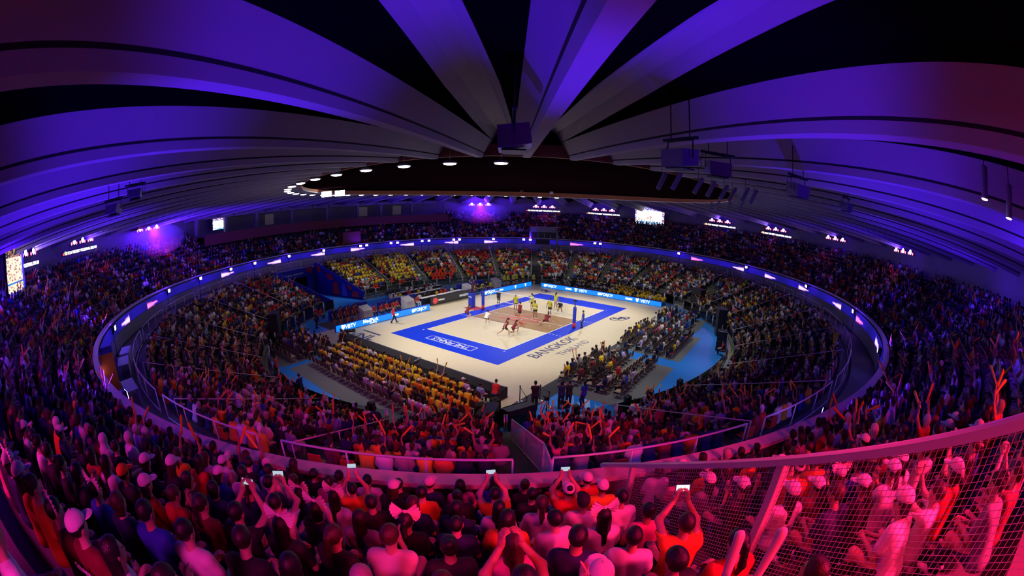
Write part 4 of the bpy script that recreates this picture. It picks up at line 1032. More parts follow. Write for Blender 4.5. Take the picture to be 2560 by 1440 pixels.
# back of the board along the near end line: black, sloping top
o = empty('end_board', (-16.1, -1.2, ZC)); mb = MB()
mb.add([(x, y, z) for y in (-8.6, 8.8) for x, z in ((.3, 0), (.3, .66), (.12, .7), (-.5, .5), (-.5, 0))], [(0, 1, 6, 5), (1, 2, 7, 6), (2, 3, 8, 7), (3, 4, 9, 8), (4, 0, 5, 9), (4, 3, 2, 1, 0), (5, 6, 7, 8, 9)]); link('casing', mb.mesh('ec'), M_BLKCLOTH, o)
mb = MB(); mb.box((.31, .1, .36), (.012, 17.2, .56)); link('display', mb.mesh('ed'), E_LED, o)
mb = MB(); mb.box((.12, .1, .715), (.05, 17.4, .03)); link('top_edge', mb.mesh('et'), M_STEEL, o)
for y in (-1.3, 6.2): mb = MB(); mb.box((-.12, y, .72), (.75, .14, .1), .3, 0, .02); link('fixed_camera', mb.mesh('ecam'), M_STEEL, o)
tag(o, 'black rear of the long board behind the near end line', 'advertising board')

# ------------------------------------------------------------------ bench area
M_CUBE = mat('pale grey print', (.5, .5, .52), .6); M_CUBEP = mat('purple print', (.35, .2, .5), .6)
def cube(x, y, n):
    o = empty('cooler_cube', (x, y, .012 if 0 else ZC), 0)
    mb = MB(); mb.add([(-.55, -.5, 0), (.55, -.5, 0), (.55, .5, 0), (-.55, .5, 0), (-.55, -.5, 1.05), (.55, -.5, 1.05), (.55, .5, 1.4), (-.55, .5, 1.4)], [(3, 2, 1, 0), (4, 5, 6, 7), (0, 1, 5, 4), (1, 2, 6, 5), (2, 3, 7, 6), (3, 0, 4, 7)]); link('box', mb.mesh('cb'), M_CUBE, o)
    for i in range(3): mb = MB(); mb.box((0, -.28+.28*i, 1.135+.098*i), (.8, .05, .012), R=np.array([[1, 0, 0], [0, .94, -.33], [0, .33, .94]])); link('top_stripe', mb.mesh('cs'), M_CUBEP, o)
    text('side_lettering', 'VOLLEYBALL', M_CUBEP, o, axes((0, -.505, .82), (1, 0, 0), (0, 0, 1)), .15, weight=.003); text('side_lettering', 'WORLD', M_CUBEP, o, axes((0, -.505, .64), (1, 0, 0), (0, 0, 1)), .15, weight=.003)
    tag(o, 'pale grey slant-topped cooler cube, %s from the left along the benches' % ordw(n), 'cube', 'cooler cubes at the benches')
for i, (x, y) in enumerate(((-10.7, 11.9), (-5.1, 11.9), (4.9, 12.2), (10.9, 12.5))): cube(x, y, i+1)
def cover(x0, x1, y, h, label, dy=0.0):
    o = empty('bench_cover', ((x0+x1)/2, y, ZC)); L = x1-x0; n = 14; mb = MB(); V = []; F = []
    for i in range(n+1):
        x = -L/2+L*i/n; zt = h+.05*math.sin(i*1.3); yy = dy*i/n
        for q, zz in ((-.28+.05*math.sin(i*2.1), 0), (-.22, zt*.55), (-.2, zt), (.25, zt+.02), (.3, 0)): V.append((x, yy+q, zz))
    for i in range(n):
        for k in range(4): F.append((i*5+k, (i+1)*5+k, (i+1)*5+k+1, i*5+k+1))
    F += [(0, 1, 2, 3, 4), tuple(n*5+k for k in (4, 3, 2, 1, 0))]
    mb.add(V, F, 0, False); link('cloth', mb.mesh('cv'), M_BLUECLOTH, o)
    text('lettering', 'VOLLEYBALL', M_WHITE, o, axes((.6, -.30, h*.62), (1, 0, 0), (0, .05, 1)), .2, weight=.003)
    return tag(o, label, 'cover')
cover(-13.5, -8.2, 14.6, .95, 'blue cloth barrier behind the maroon substitutes', .9); cover(-8.0, -2.4, 13.4, 1.05, 'blue cloth bench cover behind the red-shirted staff', .4); cover(5.0, 10.2, 14.0, 1.05, 'blue cloth bench cover behind the yellow team bench', .2)
# scorer and media tables
def table(x, y, w_, label, cl=M_BLKCLOTH):
    o = empty('media_table', (x, y, 0)); mb = MB(); mb.box((0, 0, .73), (w_, .6, .04), 0, 0, .006); link('tabletop', mb.mesh('tt'), M_WHITE, o)
    mb = MB(); mb.box((0, -.3, .36), (w_, .02, .72)); link('front_cloth', mb.mesh('fc'), cl, o)
    for sx in (-1, 1): mb = MB(); mb.box((sx*(w_/2-.05), .2, .36), (.04, .04, .71)); link('leg', mb.mesh('lg'), M_STEEL, o)
    tag(o, label, 'table', 'media tables by the left side line')
TABLES = [(-1.5, 12.6, 2.4), (1.2, 12.6, 2.4), (3.4, 12.7, 1.6), (-3.6, 15.2, 2.6), (-.7, 15.3, 2.6), (2.2, 15.4, 2.6), (-2.2, 17.4, 2.6), (.8, 17.5, 2.6), (3.8, 17.3, 2.4)]
for i, (x, y, q) in enumerate(TABLES): table(x, y, q, 'cloth-fronted media table, %s from the scorer board back to the stand' % ordw(i+1))

# ------------------------------------------------------------------ things on the floor at the near corner
def stanchion(x, y, n):
    o = empty('rope_post', (x, y, .016)); mb = MB(); mb.lathe([(.2, 0), (.2, .015), (.17, .03), (.04, .045)], 16); link('base', mb.mesh('sb'), M_STEEL, o)
    mb = MB(); mb.cyl((0, 0, .04), (0, 0, .98), .03, n=8); mb.lathe([(.036, .9), (.042, .92), (.042, 1.0), (.03, 1.02)], 10); link('pole', mb.mesh('sp'), M_BLACK, o)
    tag(o, 'black belt post with round steel base, %s from the left' % ordw(n), 'post', 'belt posts at the near corner')
SP = [(-15.82, -10.69), (-16.75, -11.78), (-15.01, -11.52), (-15.45, -12.39)]
for i, p in enumerate(SP): stanchion(*p, i+1)
for a, b, l in ((0, 1, 'left'), (2, 3, 'right')):
    mb = MB(); mb.tube([(*SP[a], .97), ((SP[a][0]+SP[b][0])/2, (SP[a][1]+SP[b][1])/2, .93), (*SP[b], .97)], .018, 5); tag(link('retractable_belt', mb.mesh('belt'), M_BLACK), 'black belt between the %s pair of posts' % l, 'belt')
o = empty('tripod', (-17.1, -13.25, 0)); 
for i in range(3):
    a = 2*PI*i/3+.4; mb = MB(); mb.tube([(.06*math.cos(a), .06*math.sin(a), 1.2), (.24*math.cos(a), .24*math.sin(a), .62), (.45*math.cos(a), .45*math.sin(a), .02)], .022, 6); link('leg', mb.mesh('tl'), M_BLACK, o)
mb = MB(); mb.cyl((0, 0, .7), (0, 0, 1.35), .03, n=8); link('column', mb.mesh('tc'), M_BLACK, o); mb = MB(); mb.box((0, 0, 1.45), (.16, .26, .2), .5, 0, .02); mb.cyl((0.05, .1, 1.45), (.16, .32, 1.45), .05, n=10); link('camera_head', mb.mesh('th'), M_BLACK, o)
tag(o, 'black camera tripod on the blue floor behind the glass', 'tripod')
def bag(x, y, a, s, mt, label):
    o = empty('kit_bag', (x, y, 0), a); V, Q = implicit([('c', (-.22*s, 0, .13*s), (.22*s, 0, .13*s), .12*s, .12*s), ('c', (0, .05*s, .16*s), (0, -.05*s, .16*s), .11*s, .11*s)], .03); link('body', np_mesh('bag', [(V, Q, 0)]), mt, o)
    mb = MB(); mb.tube([(-.15*s, 0, .22*s), (-.1*s, 0, .34*s), (.1*s, 0, .34*s), (.15*s, 0, .22*s)], .015, 5); link('strap', mb.mesh('st'), M_BLACK, o); tag(o, label, 'bag')
bag(-16.3, -13.0, .4, 1.0, mat('dark maroon fabric', (.12, .012, .02), .8), 'dark maroon kit bag beside the tripod'); bag(-14.7, -13.0, 1.2, 1.2, M_BLKCLOTH, 'black kit bag at the feet of the photographers')
mb = MB(); mb.box((-16.0, -12.95, .02), (.4, .3, .03), .4, 0, .008); tag(link('laptop', mb.mesh('lap'), M_STEEL), 'closed silver laptop lying on the blue floor', 'laptop')
def monitor(x, y, a, label):
    o = empty('monitor_speaker', (x, y, .016), a); mb = MB()
    mb.add([(-.24, -.22, 0), (.24, -.22, 0), (.3, .24, 0), (-.3, .24, 0), (-.22, -.2, .78), (.22, -.2, .78), (.24, .2, .84), (-.24, .2, .84)], [(3, 2, 1, 0), (4, 5, 6, 7), (0, 1, 5, 4), (1, 2, 6, 5), (2, 3, 7, 6), (3, 0, 4, 7)]); link('cabinet', mb.mesh('mc'), M_BLACK, o)
    mb = MB(); mb.box((0, .01, .83), (.16, .1, .03), 0, 0, .01); link('handle', mb.mesh('mh'), M_BLACK, o); mb = MB(); mb.box((0, .235, .42), (.42, .02, .66)); link('grille', mb.mesh('mg'), mat('dark grille', (.03, .03, .034), .7, bump=.6, bscale=300), o); tag(o, label, 'loudspeaker')
monitor(-18.75, -10.2, -.7, 'black floor loudspeaker nearest the yellow spectators'); monitor(-17.75, -10.45, -.4, 'black floor loudspeaker beside the dark mat')
def wedge(x, y, a, label):
    o = empty('stage_wedge', (x, y, 0), a); mb = MB(); mb.poly([(-.85, y_, z) for y_, z in ((-.55, 0), (.55, 0), (.6, .5), (.1, 1.05), (-.5, 1.1))], 1.7, (1, 0, 0)); link('cabinet', mb.mesh('wc'), M_BLACK, o)
    mb = MB(); mb.add([(-.75, .6, .55), (.75, .6, .55), (.75, .13, 1.07), (-.75, .13, 1.07)], [(0, 1, 2, 3)]); link('grille', mb.mesh('wg'), mat('dark grille', (.03, .03, .034)), o); mb = MB(); mb.box((.86, 0, .6), (.02, .2, .1), 0, 0, .004); link('handle', mb.mesh('wh'), M_STEEL, o); tag(o, label, 'loudspeaker')
wedge(-19.35, -11.15, .5, 'large black subwoofer behind the glass, left of two'); wedge(-18.0, -12.05, -.35, 'large black subwoofer behind the glass, right of two')
def stack(x, y, a, label, n=3, w_=1.3):
    o = empty('speaker_stack', (x, y, 0), a)
    for i in range(n):
        mb = MB(); mb.box((0, 0, .45+.92*i), (w_, .9, .88), 0, 0, .03); b = link('cabinet', mb.mesh('sc'), M_BLACK, o); mb = MB(); mb.box((0, .455, .45+.92*i), (w_-.16, .02, .74)); link('grille', mb.mesh('sg'), mat('dark grille', (.03, .03, .034)), b)
    tag(o, label, 'loudspeaker')
stack(-20.75, 11.95, -2.2, 'tall black loudspeaker stack by the left stand', 3); stack(8.3, -17.9, .3, 'tall black loudspeaker stack by the right stand', 3, 1.5); stack(18.6, -13.2, .9, 'black loudspeaker stack in the gap of the right barrier', 3, 2.0); stack(18.2, 10.8, 2.2, 'black speaker stack at the far left corner', 3, 1.2); stack(3.0, -18.9, .1, 'short black equipment stack right of the chairs', 2, .9)
GSP = [-160, -148.5, -131, -122.5, -118, -110.5, 162, 150]
for i, d in enumerate(GSP):
    o = empty('fill_speaker', epos(-11.35, d, 0), efacing(-11, d)); mb = MB(); mb.lathe([(.22, 0), (.2, .05), (.04, .07), (.04, .75)], 10); link('stand', mb.mesh('fs'), M_BLACK, o); mb = MB(); mb.box((0, 0, 1.0), (.38, .3, .6), 0, 0, .04); link('cabinet', mb.mesh('fc'), M_BLACK, o)
    tag(o, 'small black fill speaker inside the glass, %s of eight' % ordw(i+1), 'loudspeaker', 'fill speakers inside the glass')

# ------------------------------------------------------------------ floor chairs
M_CHSEAT = mat('beige seat fabric', (.42, .34, .24), .85, var=.1, scale=20); M_CHBACK = mat('brown chair back', (.085, .045, .04), .7, var=.15, scale=12); M_CHRED = mat('red seat fabric', (.5, .03, .06), .8); M_CHFR = mat('chair frame', (.3, .22, .14), .35, .7)
CH = {}
def chair_meshes():
    mb = MB(); mb.box((0, 0, .45), (.44, .44, .07), 0, 0, .03); CH['seat'] = mb.mesh('seat')
    V = []; n = 8; mb = MB()
    for k, y in enumerate((-.2, -.24)):
        for i in range(n+1): t = PI*i/n; V.append((.215*math.cos(t)*(1 if 0 < i < n else 1), y-.05*math.sin(t), .66+.27*math.sin(t)**.7))
        V += [(-.19, y+.02, .47), (.19, y+.02, .47)]
    m_ = n+3; F = [tuple(range(m_)), tuple(range(2*m_-1, m_-1, -1))]+[(i, m_+i, m_+(i+1) % m_, (i+1) % m_) for i in range(m_)]
    mb.add(V, F, 0, False); CH['back'] = mb.mesh('back')
    for s, nm in ((-1, 'fl'), (1, 'fr')):
        mb = MB(); mb.tube([(s*.2, .2, 0), (s*.2, .19, .43), (s*.2, -.17, .43), (s*.21, -.25, 0)], .013, 4); mb.tube([(s*.2, -.17, .43), (s*.2, -.22, .7)], .013, 4); CH[nm] = mb.mesh('fr')
chair_meshes()
CHAIRS = []
def chair(x, y, a, label, group, red=False):
    o = empty('banquet_chair', (x, y, .012), a); link('seat', CH['seat'], M_CHRED if red else M_CHSEAT, o); link('backrest', CH['back'], M_CHBACK, o); link('leg_frame', CH['fl'], M_CHFR, o); link('leg_frame', CH['fr'], M_CHFR, o)
    tag(o, label, 'chair', group); return o
PT = ['sitB', 'sitB', 'sitleanB', 'sitclapB', 'sitB']
def pick(w_): k = list(w_); p = np.array([w_[q] for q in k], float); return k[rng.choice(len(k), p=p/p.sum())]
MIX_Y = {'yellow': 20, 'white': 1.2, 'orange': 2, 'black': 1.2}; MIX_D = {'black': 5, 'white': 3.6, 'navy': 3, 'grey': 1.5, 'red': 1.6, 'maroon': 1.2, 'royal blue': 1.2, 'yellow': 1.2, 'pink': 1, 'lilac': .8, 'light blue': .8, 'green': .4, 'beige': .6}
STICKS = []
def stick_mesh():
    V, Q = implicit([('c', (0, 0, .04), (0, 0, .46), .026, .036)], .022); return np_mesh('stick', [(V, Q, 0)])
STK = stick_mesh()
M_STK = [mat('yellow inflatable', (.85, .5, .02), .3), mat('orange inflatable', (.85, .22, .02), .3), mat('pale inflatable', (.8, .7, .75), .25)]
def give_sticks(po, t, c, label, grp, base=0):
    """two inflated sticks, one in each fist"""
    J = t['J']; M4 = Matrix.Translation(po.location)@Matrix.Rotation(po.rotation_euler[2], 4, 'Z')@Matrix.Diagonal((po.scale[0],)*3+(1,))
    for s in 'lr':
        p = J['w'+s]+J['d'+s]*.09; d = J['d'+s]; x, y, _ = MB().frame((0, 0, 0), d)
        L = M4@Matrix(((x[0], y[0], d[0], p[0]-d[0]*.08), (x[1], y[1], d[1], p[1]-d[1]*.08), (x[2], y[2], d[2], p[2]-d[2]*.08), (0, 0, 0, 1)))
        o = link('cheer_stick', STK, M_STK[c], None, M=L); tag(o, label+(', left hand' if s == 'l' else ', right hand'), 'cheer stick', grp)
NPAIR = [0]
FLOOR_STUFF = []
def seat_block(name, rows, cols, P, du, dv, face, mix, fill, desc, ref, mixback=None, stickp=.12, red_rows=(), empty_cols=None, single=True):
    """rows x cols of chairs; P = first seat, du along the row, dv from row to row (front to back)"""
    for r in range(rows):
        for c in range(cols):
            if empty_cols and empty_cols(r, c): continue
            x = P[0]+du[0]*c+dv[0]*r; y = P[1]+du[1]*c+dv[1]*r; jt = rng.normal(0, .015, 2)
            chair(x+jt[0], y+jt[1], face, 'brown banquet chair, %s row %s, %s seat from %s' % (ordw(r+1), desc, ordw(c+1), ref), 'banquet chairs '+desc, r in red_rows)
            if rng.random() > fill[r]: continue
            mx = mix if mixback is None or r < rows-1-(rng.random() < .5) else mixback
            sh = pick(mx); st = rng.random() < stickp
            if not single: FLOOR_STUFF.append((x, y, .012, face, sh, st)); continue
            t = TPL['sitraiseB' if st else PT[rng.integers(len(PT))]]
            hr = ['short', 'short', 'long', 'tail', 'bob', 'bun'][rng.integers(6)]; cp = 'white' if rng.random() < .07 else ('black' if rng.random() < .05 else None)
            po = person(t, (x, y+0, .012), face+rng.normal(0, .12), sh, pick({'navy': 3, 'black': 4, 'denim': 2, 'grey': 1, 'beige': .6}), pick({'white': 1, 'black': 1}), hr, int(rng.choice([0, 0, 1, 2, 3], p=[.4, .2, .2, .15, .05])), int(rng.integers(4)), cp, scale=.94+.1*rng.random())
            tag(po, 'person in %s shirt, %s row %s, %s seat from %s' % (sh, ordw(r+1), desc, ordw(c+1), ref), 'person', 'spectators on chairs '+desc)
            if st:
                give_sticks(po, t, int(rng.random() < .3), 'cheer stick, %s row %s, %s seat' % (ordw(r+1), desc, ordw(c+1)), 'cheer sticks '+desc)
seat_block('A', 5, 24, (-17.75, 4.1), (0, -.6), (-.82, -.02), -PI/2, MIX_Y, [.95, .96, .95, .9, .62], 'behind near board', 'broadcast camera', {'black': 3, 'lilac': 2, 'white': 1.5, 'grey': 1, 'yellow': 1.2, 'navy': 1.5}, .1, empty_cols=lambda r, c: r == 0 and c > 20)
seat_block('B', 5, 10, (-18.6, 11.3), (0, -.6), (-.82, 0), -PI/2, MIX_D, [.95, .95, .9, .75, .2], 'of left corner block', 'loudspeakers', None, .06, single=False)
seat_block('R1', 5, 12, (-11.75, -11.15), (.6, 0), (0, -.98), 0, MIX_D, [.8, .72, .6, .45, .35], 'of nearest right block', 'near aisle', None, .05)
seat_block('R2', 6, 12, (-2.3, -11.15), (.62, 0), (0, -.9), 0, MIX_D, [.85, .8, .75, .6, .4, .15], 'of middle right block', 'near aisle', None, .04, (5,), single=False)
# ------------------------------------------------------------------ players, officials and staff
CLOTH['team yellow'] = (.6, .62, .04); CLOTH['staff red'] = (.62, .03, .03)
template('subB', pose(hl=(-.22, .1, .85), hr=(.22, .1, .85)), sleeve=.3, length=.5, lod=1)
def head_to(dx, dy): return math.atan2(dy, dx)-PI/2
def who(key, x, y, ang, shirt, trou, shoes, hair, label, z=ZC, sk=0, hc=0, scale=1.0, cap=None, grp=None):
    return tag(person(TPL[key], (x, y, z), ang, shirt, trou, shoes, hair, hc, sk, cap, scale=scale), label, 'person', grp)
who('ready', -3.86, 4.2, head_to(1, -.3), 'maroon', 'black', 'white', 'tail', 'player in maroon kit crouching by the left net post', scale=1.06)
who('ready', -4.11, 1.53, head_to(1, .1), 'white', 'black', 'white', 'bun', 'player in white libero shirt on the left near court', scale=.98)
who('player', -1.0, 0, head_to(1, -.25), 'maroon', 'black', 'white', 'bun', 'player in maroon kit leaning forward at mid net', scale=1.06)
who('run', -6.27, -2.27, head_to(.75, -.65), 'maroon', 'black', 'white', 'tail', 'player in maroon kit running with one leg trailing', scale=1.06)
who('kneel', -4.88, -2.22, head_to(.8, -.6), 'maroon', 'black', 'white', 'tail', 'player in maroon kit kneeling behind the running one', scale=1.04)
who('lunge', -1.19, -3.25, head_to(1, .2), 'maroon', 'black', 'white', 'tail', 'player in maroon kit lunging wide near the right net post', scale=1.06)
for i, (x, y, k, a, l, s_) in enumerate(((1.73, 2.44, 'player', (-1, -.2), 'with topknot left behind the net', 1), (3.37, 1.46, 'player', (-1, .3), 'farther back left of middle', 2), (.56, -.78, 'player', (-1, -.1), 'waiting at the middle of the net', 3), (2.55, -1.28, 'player', (-1, 0), 'arms out behind the net, right of middle', 3), (5.62, -.1, 'player', (1, -.2), 'turned away at the back of the far court', 1))):
    who(k, x, y, head_to(*a), 'team yellow', 'black', 'white', 'bun' if i == 0 else 'tail', 'player in yellow shirt '+l, sk=s_, scale=1.08)
who('ready', 4.52, -1.36, head_to(-1, -.4), 'navy', 'black', 'white', 'bun', 'player in dark libero shirt bending with hands on knees', sk=3, scale=1.02)
mb = MB(); V, Q = implicit([('e', (0, 0, 0), (.105, .105, .105))], .025); bl = link('volleyball', np_mesh('ball', [(V, Q, 0)]), mat('yellow leather ball', (.7, .55, .15), .5)); bl.location = (4.15, -1.45, .55); tag(bl, 'yellow volleyball held low by the dark libero', 'ball')
who('standA', .63, -6.09, head_to(-.3, 1), 'royal blue', 'navy', 'black', 'short', 'referee in blue shirt beside the right net post', hc=1)
who('standA', 3.4, 6.09, head_to(-.6, -1), 'navy', 'black', 'white', 'short', 'official in dark clothes beyond the left net post')
who('hips', .1, 7.2, head_to(0, -1), 'navy', 'navy', 'black', 'short', 'referee standing on the blue referee stand', z=1.82)
who('walk', -9.69, 8.53, head_to(.9, -.35), 'staff red', 'navy', 'black', 'short', 'coach in red polo walking along the left side line')
for i, (x, y, sh) in enumerate(((-14.17, 12.4, 'navy'), (-13.7, 12.05, 'maroon'), (-13.3, 12.5, 'navy'), (-12.9, 12.1, 'maroon'), (-12.45, 12.35, 'maroon'), (-12.0, 12.1, 'maroon'), (-11.45, 12.6, 'maroon'))):
    who('subB', x, y, head_to(.3, -1), sh, 'black', 'white', ['tail', 'bun', 'short'][i % 3], 'substitute in %s standing by the left bench, %s from the left' % (sh, ordw(i+1)), z=.012, scale=1.04, grp='substitutes of the maroon team')
for i, (x, y, k) in enumerate(((12.9, 12.6, 0), (13.5, 12.4, 0), (14.3, 12.1, 0), (15.2, 12.2, 0), (16.4, 11.9, 0), (16.5, 10.1, 0))):
    who('subB', x, y, head_to(-.2, -1), 'team yellow', 'black', 'white', ['bun', 'tail'][i % 2], 'substitute in yellow standing by the far bench, %s from the left' % ordw(i+1), z=.012, sk=2, scale=1.06, grp='substitutes of the yellow team')
def seated_at(x, y, a, shirt, trou, label, pose_='sitB', chairlab=None, red=False, grp=None, hair='short', cap=None, z=.012):
    chair(x, y, a, chairlab or 'chair under the '+label.replace('staff member', 'staff').replace(' shirt', ''), 'staff chairs', red)
    return who(pose_, x, y, a, shirt, trou, 'white', hair, label, z=z, grp=grp, cap=cap)
for i, x in enumerate((-9.4, -8.5, -7.7, -6.9, -6.3, -4.2, -3.4)):
    seated_at(x, 12.35, head_to(0, -1), 'staff red', 'navy' if i < 5 else 'white', 'staff member in red polo on the left bench, %s from the left' % ordw(i+1), ['sitB', 'sitleanB'][i % 2], grp='red polo staff')
for i, x in enumerate((6.2, 7.0, 7.9, 8.8, 9.6)):
    seated_at(x, 12.5, head_to(0, -1), 'black' if i % 2 else 'team yellow', 'black', 'staff member in %s on the far bench, %s from the left' % ('black' if i % 2 else 'yellow', ordw(i+1)), ['sitleanB', 'sitB'][i % 2], grp='yellow team staff')
who('standA', -14.9, 14.9, head_to(.5, -1), 'staff red', 'navy', 'white', 'short', 'steward in bright red shirt standing by the tunnel', z=0)
seated_at(-13.9, 15.9, head_to(.5, -1), 'staff red', 'navy', 'steward in bright red shirt seated by the tunnel')
who('standA', -24.15, 3.6, head_to(1, -.3), 'staff red', 'denim', 'black', 'short', 'guard in red shirt standing inside the left glass barrier', z=0)
who('cross', -24.45, -.95, head_to(-.3, .9), 'navy', 'navy', 'black', 'short', 'guard in navy shirt with folded arms inside the left glass barrier', z=0)
seated_at(1.6, -19.3, head_to(0, 1), 'staff red', 'navy', 'guard in red shirt seated by the right barrier')
for i, (x, y, a) in enumerate(((-18.9, 12.9, (1, -.6)), (-17.7, 13.6, (1, -.8)), (-15.9, 13.2, (1, -.9)))):
    who('hips', x, y, head_to(*a), 'black', 'black', 'black', 'short', 'security guard in black, %s from the left loudspeaker stack' % ordw(i+1), z=0, grp='security guards')
who('cross', -16.22, -11.97, head_to(.75, .65), 'black', 'black', 'black', 'short', 'man in black standing with folded arms between the belt posts', z=0, scale=1.05)
who('camera', -15.15, -13.0, head_to(.8, .6), 'navy', 'black', 'black', 'bob', 'photographer in black raising a camera at the near corner', z=0)
who('camera', -14.75, -13.25, head_to(.8, .5), 'black', 'black', 'black', 'short', 'second photographer in black close beside the first', z=0, cap='navy', scale=.97)
who('standA', -14.2, -13.9, head_to(.3, 1), 'royal blue', 'navy', 'white', 'long', 'woman in blue top watching beside the right chairs', z=0, scale=.97)
def photo_camera(x, y, z, a, label):
    o = empty('photo_camera', (x, y, z), a); mb = MB(); mb.box((0, 0, 0), (.15, .07, .11), 0, 0, .012); link('camera_body', mb.mesh('cb'), M_BLACK, o); mb = MB(); mb.cyl((0, .03, 0), (0, .22, 0), .04, .05, n=12); link('lens', mb.mesh('cl'), M_BLACK, o); tag(o, label, 'camera')
a_ = head_to(.8, .6); photo_camera(-15.15-math.sin(a_)*.3, -13.0+math.cos(a_)*.3, 1.56, a_, 'black camera raised by the photographer at the near corner')
# stool with the man in red, men at the end of the yellow block
o = empty('stool', (-16.55, -9.45, ZC)); mb = MB(); mb.box((0, 0, .44), (.36, .36, .05), 0, 0, .015); link('seat', mb.mesh('ss'), mat('blue stool seat', (.02, .03, .3), .6), o)
for sx in (-1, 1):
    for sy in (-1, 1): mb = MB(); mb.cyl((sx*.19, sy*.19, 0), (sx*.14, sy*.14, .43), .016, n=6); link('leg', mb.mesh('sl'), M_BLACK, o)
tag(o, 'low dark stool with blue seat behind the near board', 'stool')
who('sitleanA', -16.55, -9.45, head_to(1, .3), 'staff red', 'beige', 'white', 'short', 'man in red shirt sitting on a stool behind the near board', z=ZC-.03)
seated_at(-17.5, -9.15, head_to(1, .1), 'light blue', 'black', 'man in bright blue shirt seated at the end of the front row')
seated_at(-17.6, -8.2, head_to(1, 0), 'lilac', 'black', 'grey-haired man in lilac shirt seated near the blue-shirted man', hair='bald')
mb = MB(); mb.box((-16.95, -9.1, ZC+.012), (.3, .22, .02), .3); tag(link('paper_sheet', mb.mesh('ps'), M_WHITE), 'white sheet of paper on the floor beside the stool', 'paper')
# broadcast camera behind the left end of the near board, with operator
o = empty('broadcast_camera', (-17.0, 5.6, 0), head_to(1, -.4))
for i in range(3): a = 2*PI*i/3+.5; mb = MB(); mb.tube([(.06*math.cos(a), .06*math.sin(a), 1.05), (.5*math.cos(a), .5*math.sin(a), .03)], .03, 6); link('leg', mb.mesh('bl'), M_BLACK, o)
mb = MB(); mb.box((0, 0, 1.35), (.26, .55, .32), 0, 0, .03); link('body', mb.mesh('bb'), M_BLACK, o); mb = MB(); mb.cyl((0, .25, 1.35), (0, .85, 1.35), .11, .13, n=12); link('lens', mb.mesh('bl2'), M_BLACK, o); mb = MB(); mb.box((-.16, -.35, 1.5), (.22, .12, .18), 0, 0, .02); link('viewfinder', mb.mesh('bv'), M_BLACK, o)
mb = MB(); mb.cyl((0, 0, .9), (0, 0, 1.2), .07, n=10); link('pan_head', mb.mesh('bp'), M_BLACK, o); tag(o, 'large broadcast camera on tripod at the left end of the near board', 'camera')
who('camera', -17.6, 5.2, head_to(1, .3), 'black', 'black', 'black', 'short', 'camera operator in black behind the broadcast camera', z=0)
who('sitleanB', -18.3, 7.0, head_to(1, 0), 'red', 'grey', 'white', 'short', 'kneeling steward in red beside the left board end', z=-.2)
# people at the media tables
nm_ = 0
for tx, ty, tw in TABLES:
    for k in range(int(tw/.75)):
        nm_ += 1; x = tx-tw/2+.4+.75*k; sh = pick({'white': 3, 'black': 3, 'red': 1.5, 'yellow': 1.5, 'green': .4, 'navy': 1})
        FLOOR_STUFF.append((x, ty+.55, .012, head_to(0, -1), sh, False)); chair(x, ty+.55, head_to(0, -1), 'banquet chair at the media tables, %s from the scorer board' % ordw(nm_), 'media table chairs')

